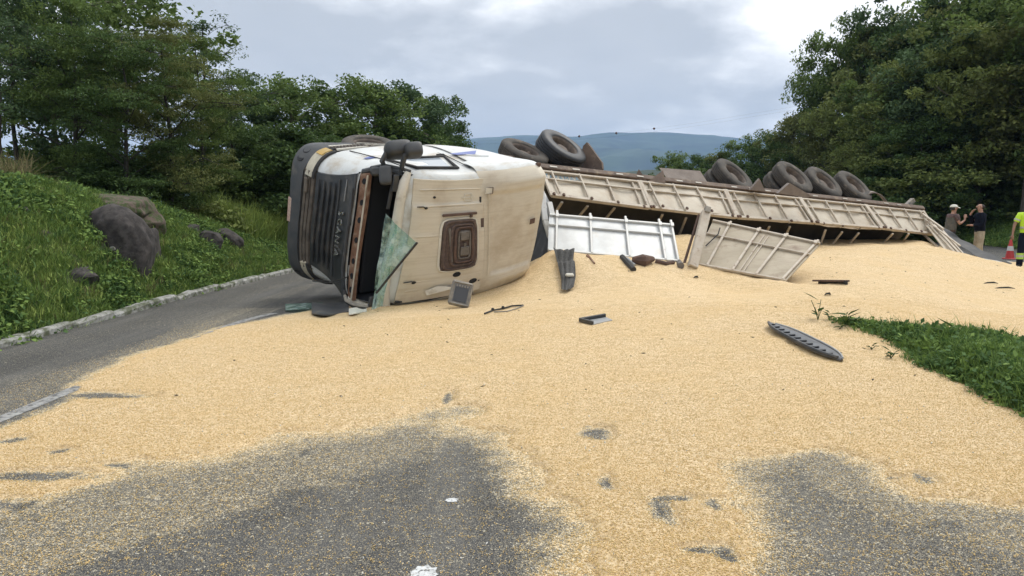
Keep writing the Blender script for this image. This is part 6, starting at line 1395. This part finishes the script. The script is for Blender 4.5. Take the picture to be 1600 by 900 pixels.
def ex3(e_, J, s, S):
    for nm in 'rl':
        k_ = J['knee' + nm][0].lerp(J['ank' + nm][0], .42)
        for dz, m_ in ((.0, 'silver_band'), (.055, 'hi_vis_band'), (-.055, 'hi_vis_band')):
            mb = MB(); mb.lathe([(.082, -.027), (.092, -.027), (.092, .027), (.082, .027)], tuple(k_ + Vector((0, 0, dz))), (0, 0, 1), 16, closed=True); o = mb.build('reflective_band', m_, None); o.parent = e_
    for z_ in (1.12,):
        mb = MB(); mb.lathe([(.172, -.025), (.185, -.025), (.185, .025), (.172, .025)], (0, 0, z_), (0, 0, 1), 20, closed=True); o = mb.build('reflective_band', 'silver_band', None); o.parent = e_
    for sd, nm in ((1, 'r'), (-1, 'l')):
        c = J['sh' + nm][0].lerp(J['el' + nm][0], .5); mb = MB(); mb.lathe([(.076, -.02), (.088, -.02), (.088, .02), (.076, .02)], tuple(c), tuple(J['el' + nm][0] - J['sh' + nm][0]), 14, closed=True); o = mb.build('reflective_band', 'silver_band', None); o.parent = e_
# man in a cap faces right, talking with a raised hand
person(foot(1487, 0, 22.5), R(-90), 1.74, 'man in pale cap and brown shirt gesturing, facing the bald man', 'shirt_brown', 'trousers_dark', [((.26, .12, 1.18), (.20, .30, 1.30), (.19, .31, 1.40)), ((-.25, .06, 1.18), (-.16, .20, 1.38), (-.10, .17, 1.48))], cap='cap', extra=ex1, lean=.05)
person(foot(1533, 0, 22.0), R(78), 1.79, 'man in navy polo and khaki trousers with his hand at his mouth', 'shirt_navy', 'trousers_khaki', [((.25, .12, 1.20), (.10, .24, 1.44), (.04, .19, 1.54)), ((-.25, .04, 1.14), (-.14, .25, 1.12), (-.06, .30, 1.13))], extra=ex2, sleeve=1.4)
person(foot(1608, 0, 20.2), R(150), 1.80, 'person in yellow hi-vis shirt and navy trousers cut by the right edge', 'hi_vis', 'trousers_navy', [((.30, .03, 1.16), (.33, .08, .92), (.33, .09, .84)), ((-.30, .03, 1.16), (-.33, .08, .92), (-.33, .09, .84))], extra=ex3, skinm='skin_dark', sleeve=.7)
# traffic cone behind that person
c = foot(1583, 0, 24.0); cn = empty('traffic_cone', c, label='red traffic cone with white band standing beside the hi-vis person', cat='cone')
mb = MB(); mb.lathe([(.13, .04), (.095, .26), (.07, .42), (.035, .62), (.025, .64), (0, .64)], c, (0, 0, 1), 20); mb.build('cone_body', 'cone_red', cn)
mb = MB(); mb.lathe([(.095, .28), (.10, .28), (.078, .43), (.07, .43)], c, (0, 0, 1), 20); mb.build('cone_band', 'cone_white', cn)
mb = MB(); mb.box(np.array(c) + (0, 0, .02), (.16, .16, .02), b=.015); mb.build('cone_base', 'cone_red', cn)
# ============================================================ POWER LINE with marker balls
pl_ = empty('power_line', at(963, 208, 260), label='faint overhead line with dark marker balls in front of the mountain', cat='power line')
for dy in (0, 5):
    pts = [at(px, py + dy, 260) for px, py in ((300, 235), (700, 222), (860, 216), (905, 213), (963, 208), (1022, 201), (1100, 190), (1250, 165), (1700, 80))]
    mb = MB(); mb.tube(pts, .012, 4); mb.build('wire', 'cable', pl_)
for px, py in ((863, 219), (905, 213), (963, 208), (1022, 201)):
    mb = MB(); mb.ball(at(px, py, 260), .42, 6); mb.build('marker_ball', 'marker_ball', pl_)
# ============================================================ HAZE
hb = bpy.data.materials.new('haze'); hb.use_nodes = True; n = hb.node_tree.nodes; n.remove(n['Principled BSDF']); vol = n.new('ShaderNodeVolumePrincipled')
vol.inputs['Color'].default_value = (.36, .60, 1.0, 1); vol.inputs['Density'].default_value = .00018; vol.inputs['Anisotropy'].default_value = 0
hb.node_tree.links.new(vol.outputs[0], n['Material Output'].inputs['Volume'])
MATS['haze'] = hb
mb = MB(); mb.box((0, 0, 296), (9600, 9600, 304)); tag(mb.build('haze', 'haze'), 'thin blue air between the camera and the far mountain', 'haze', kind='stuff')
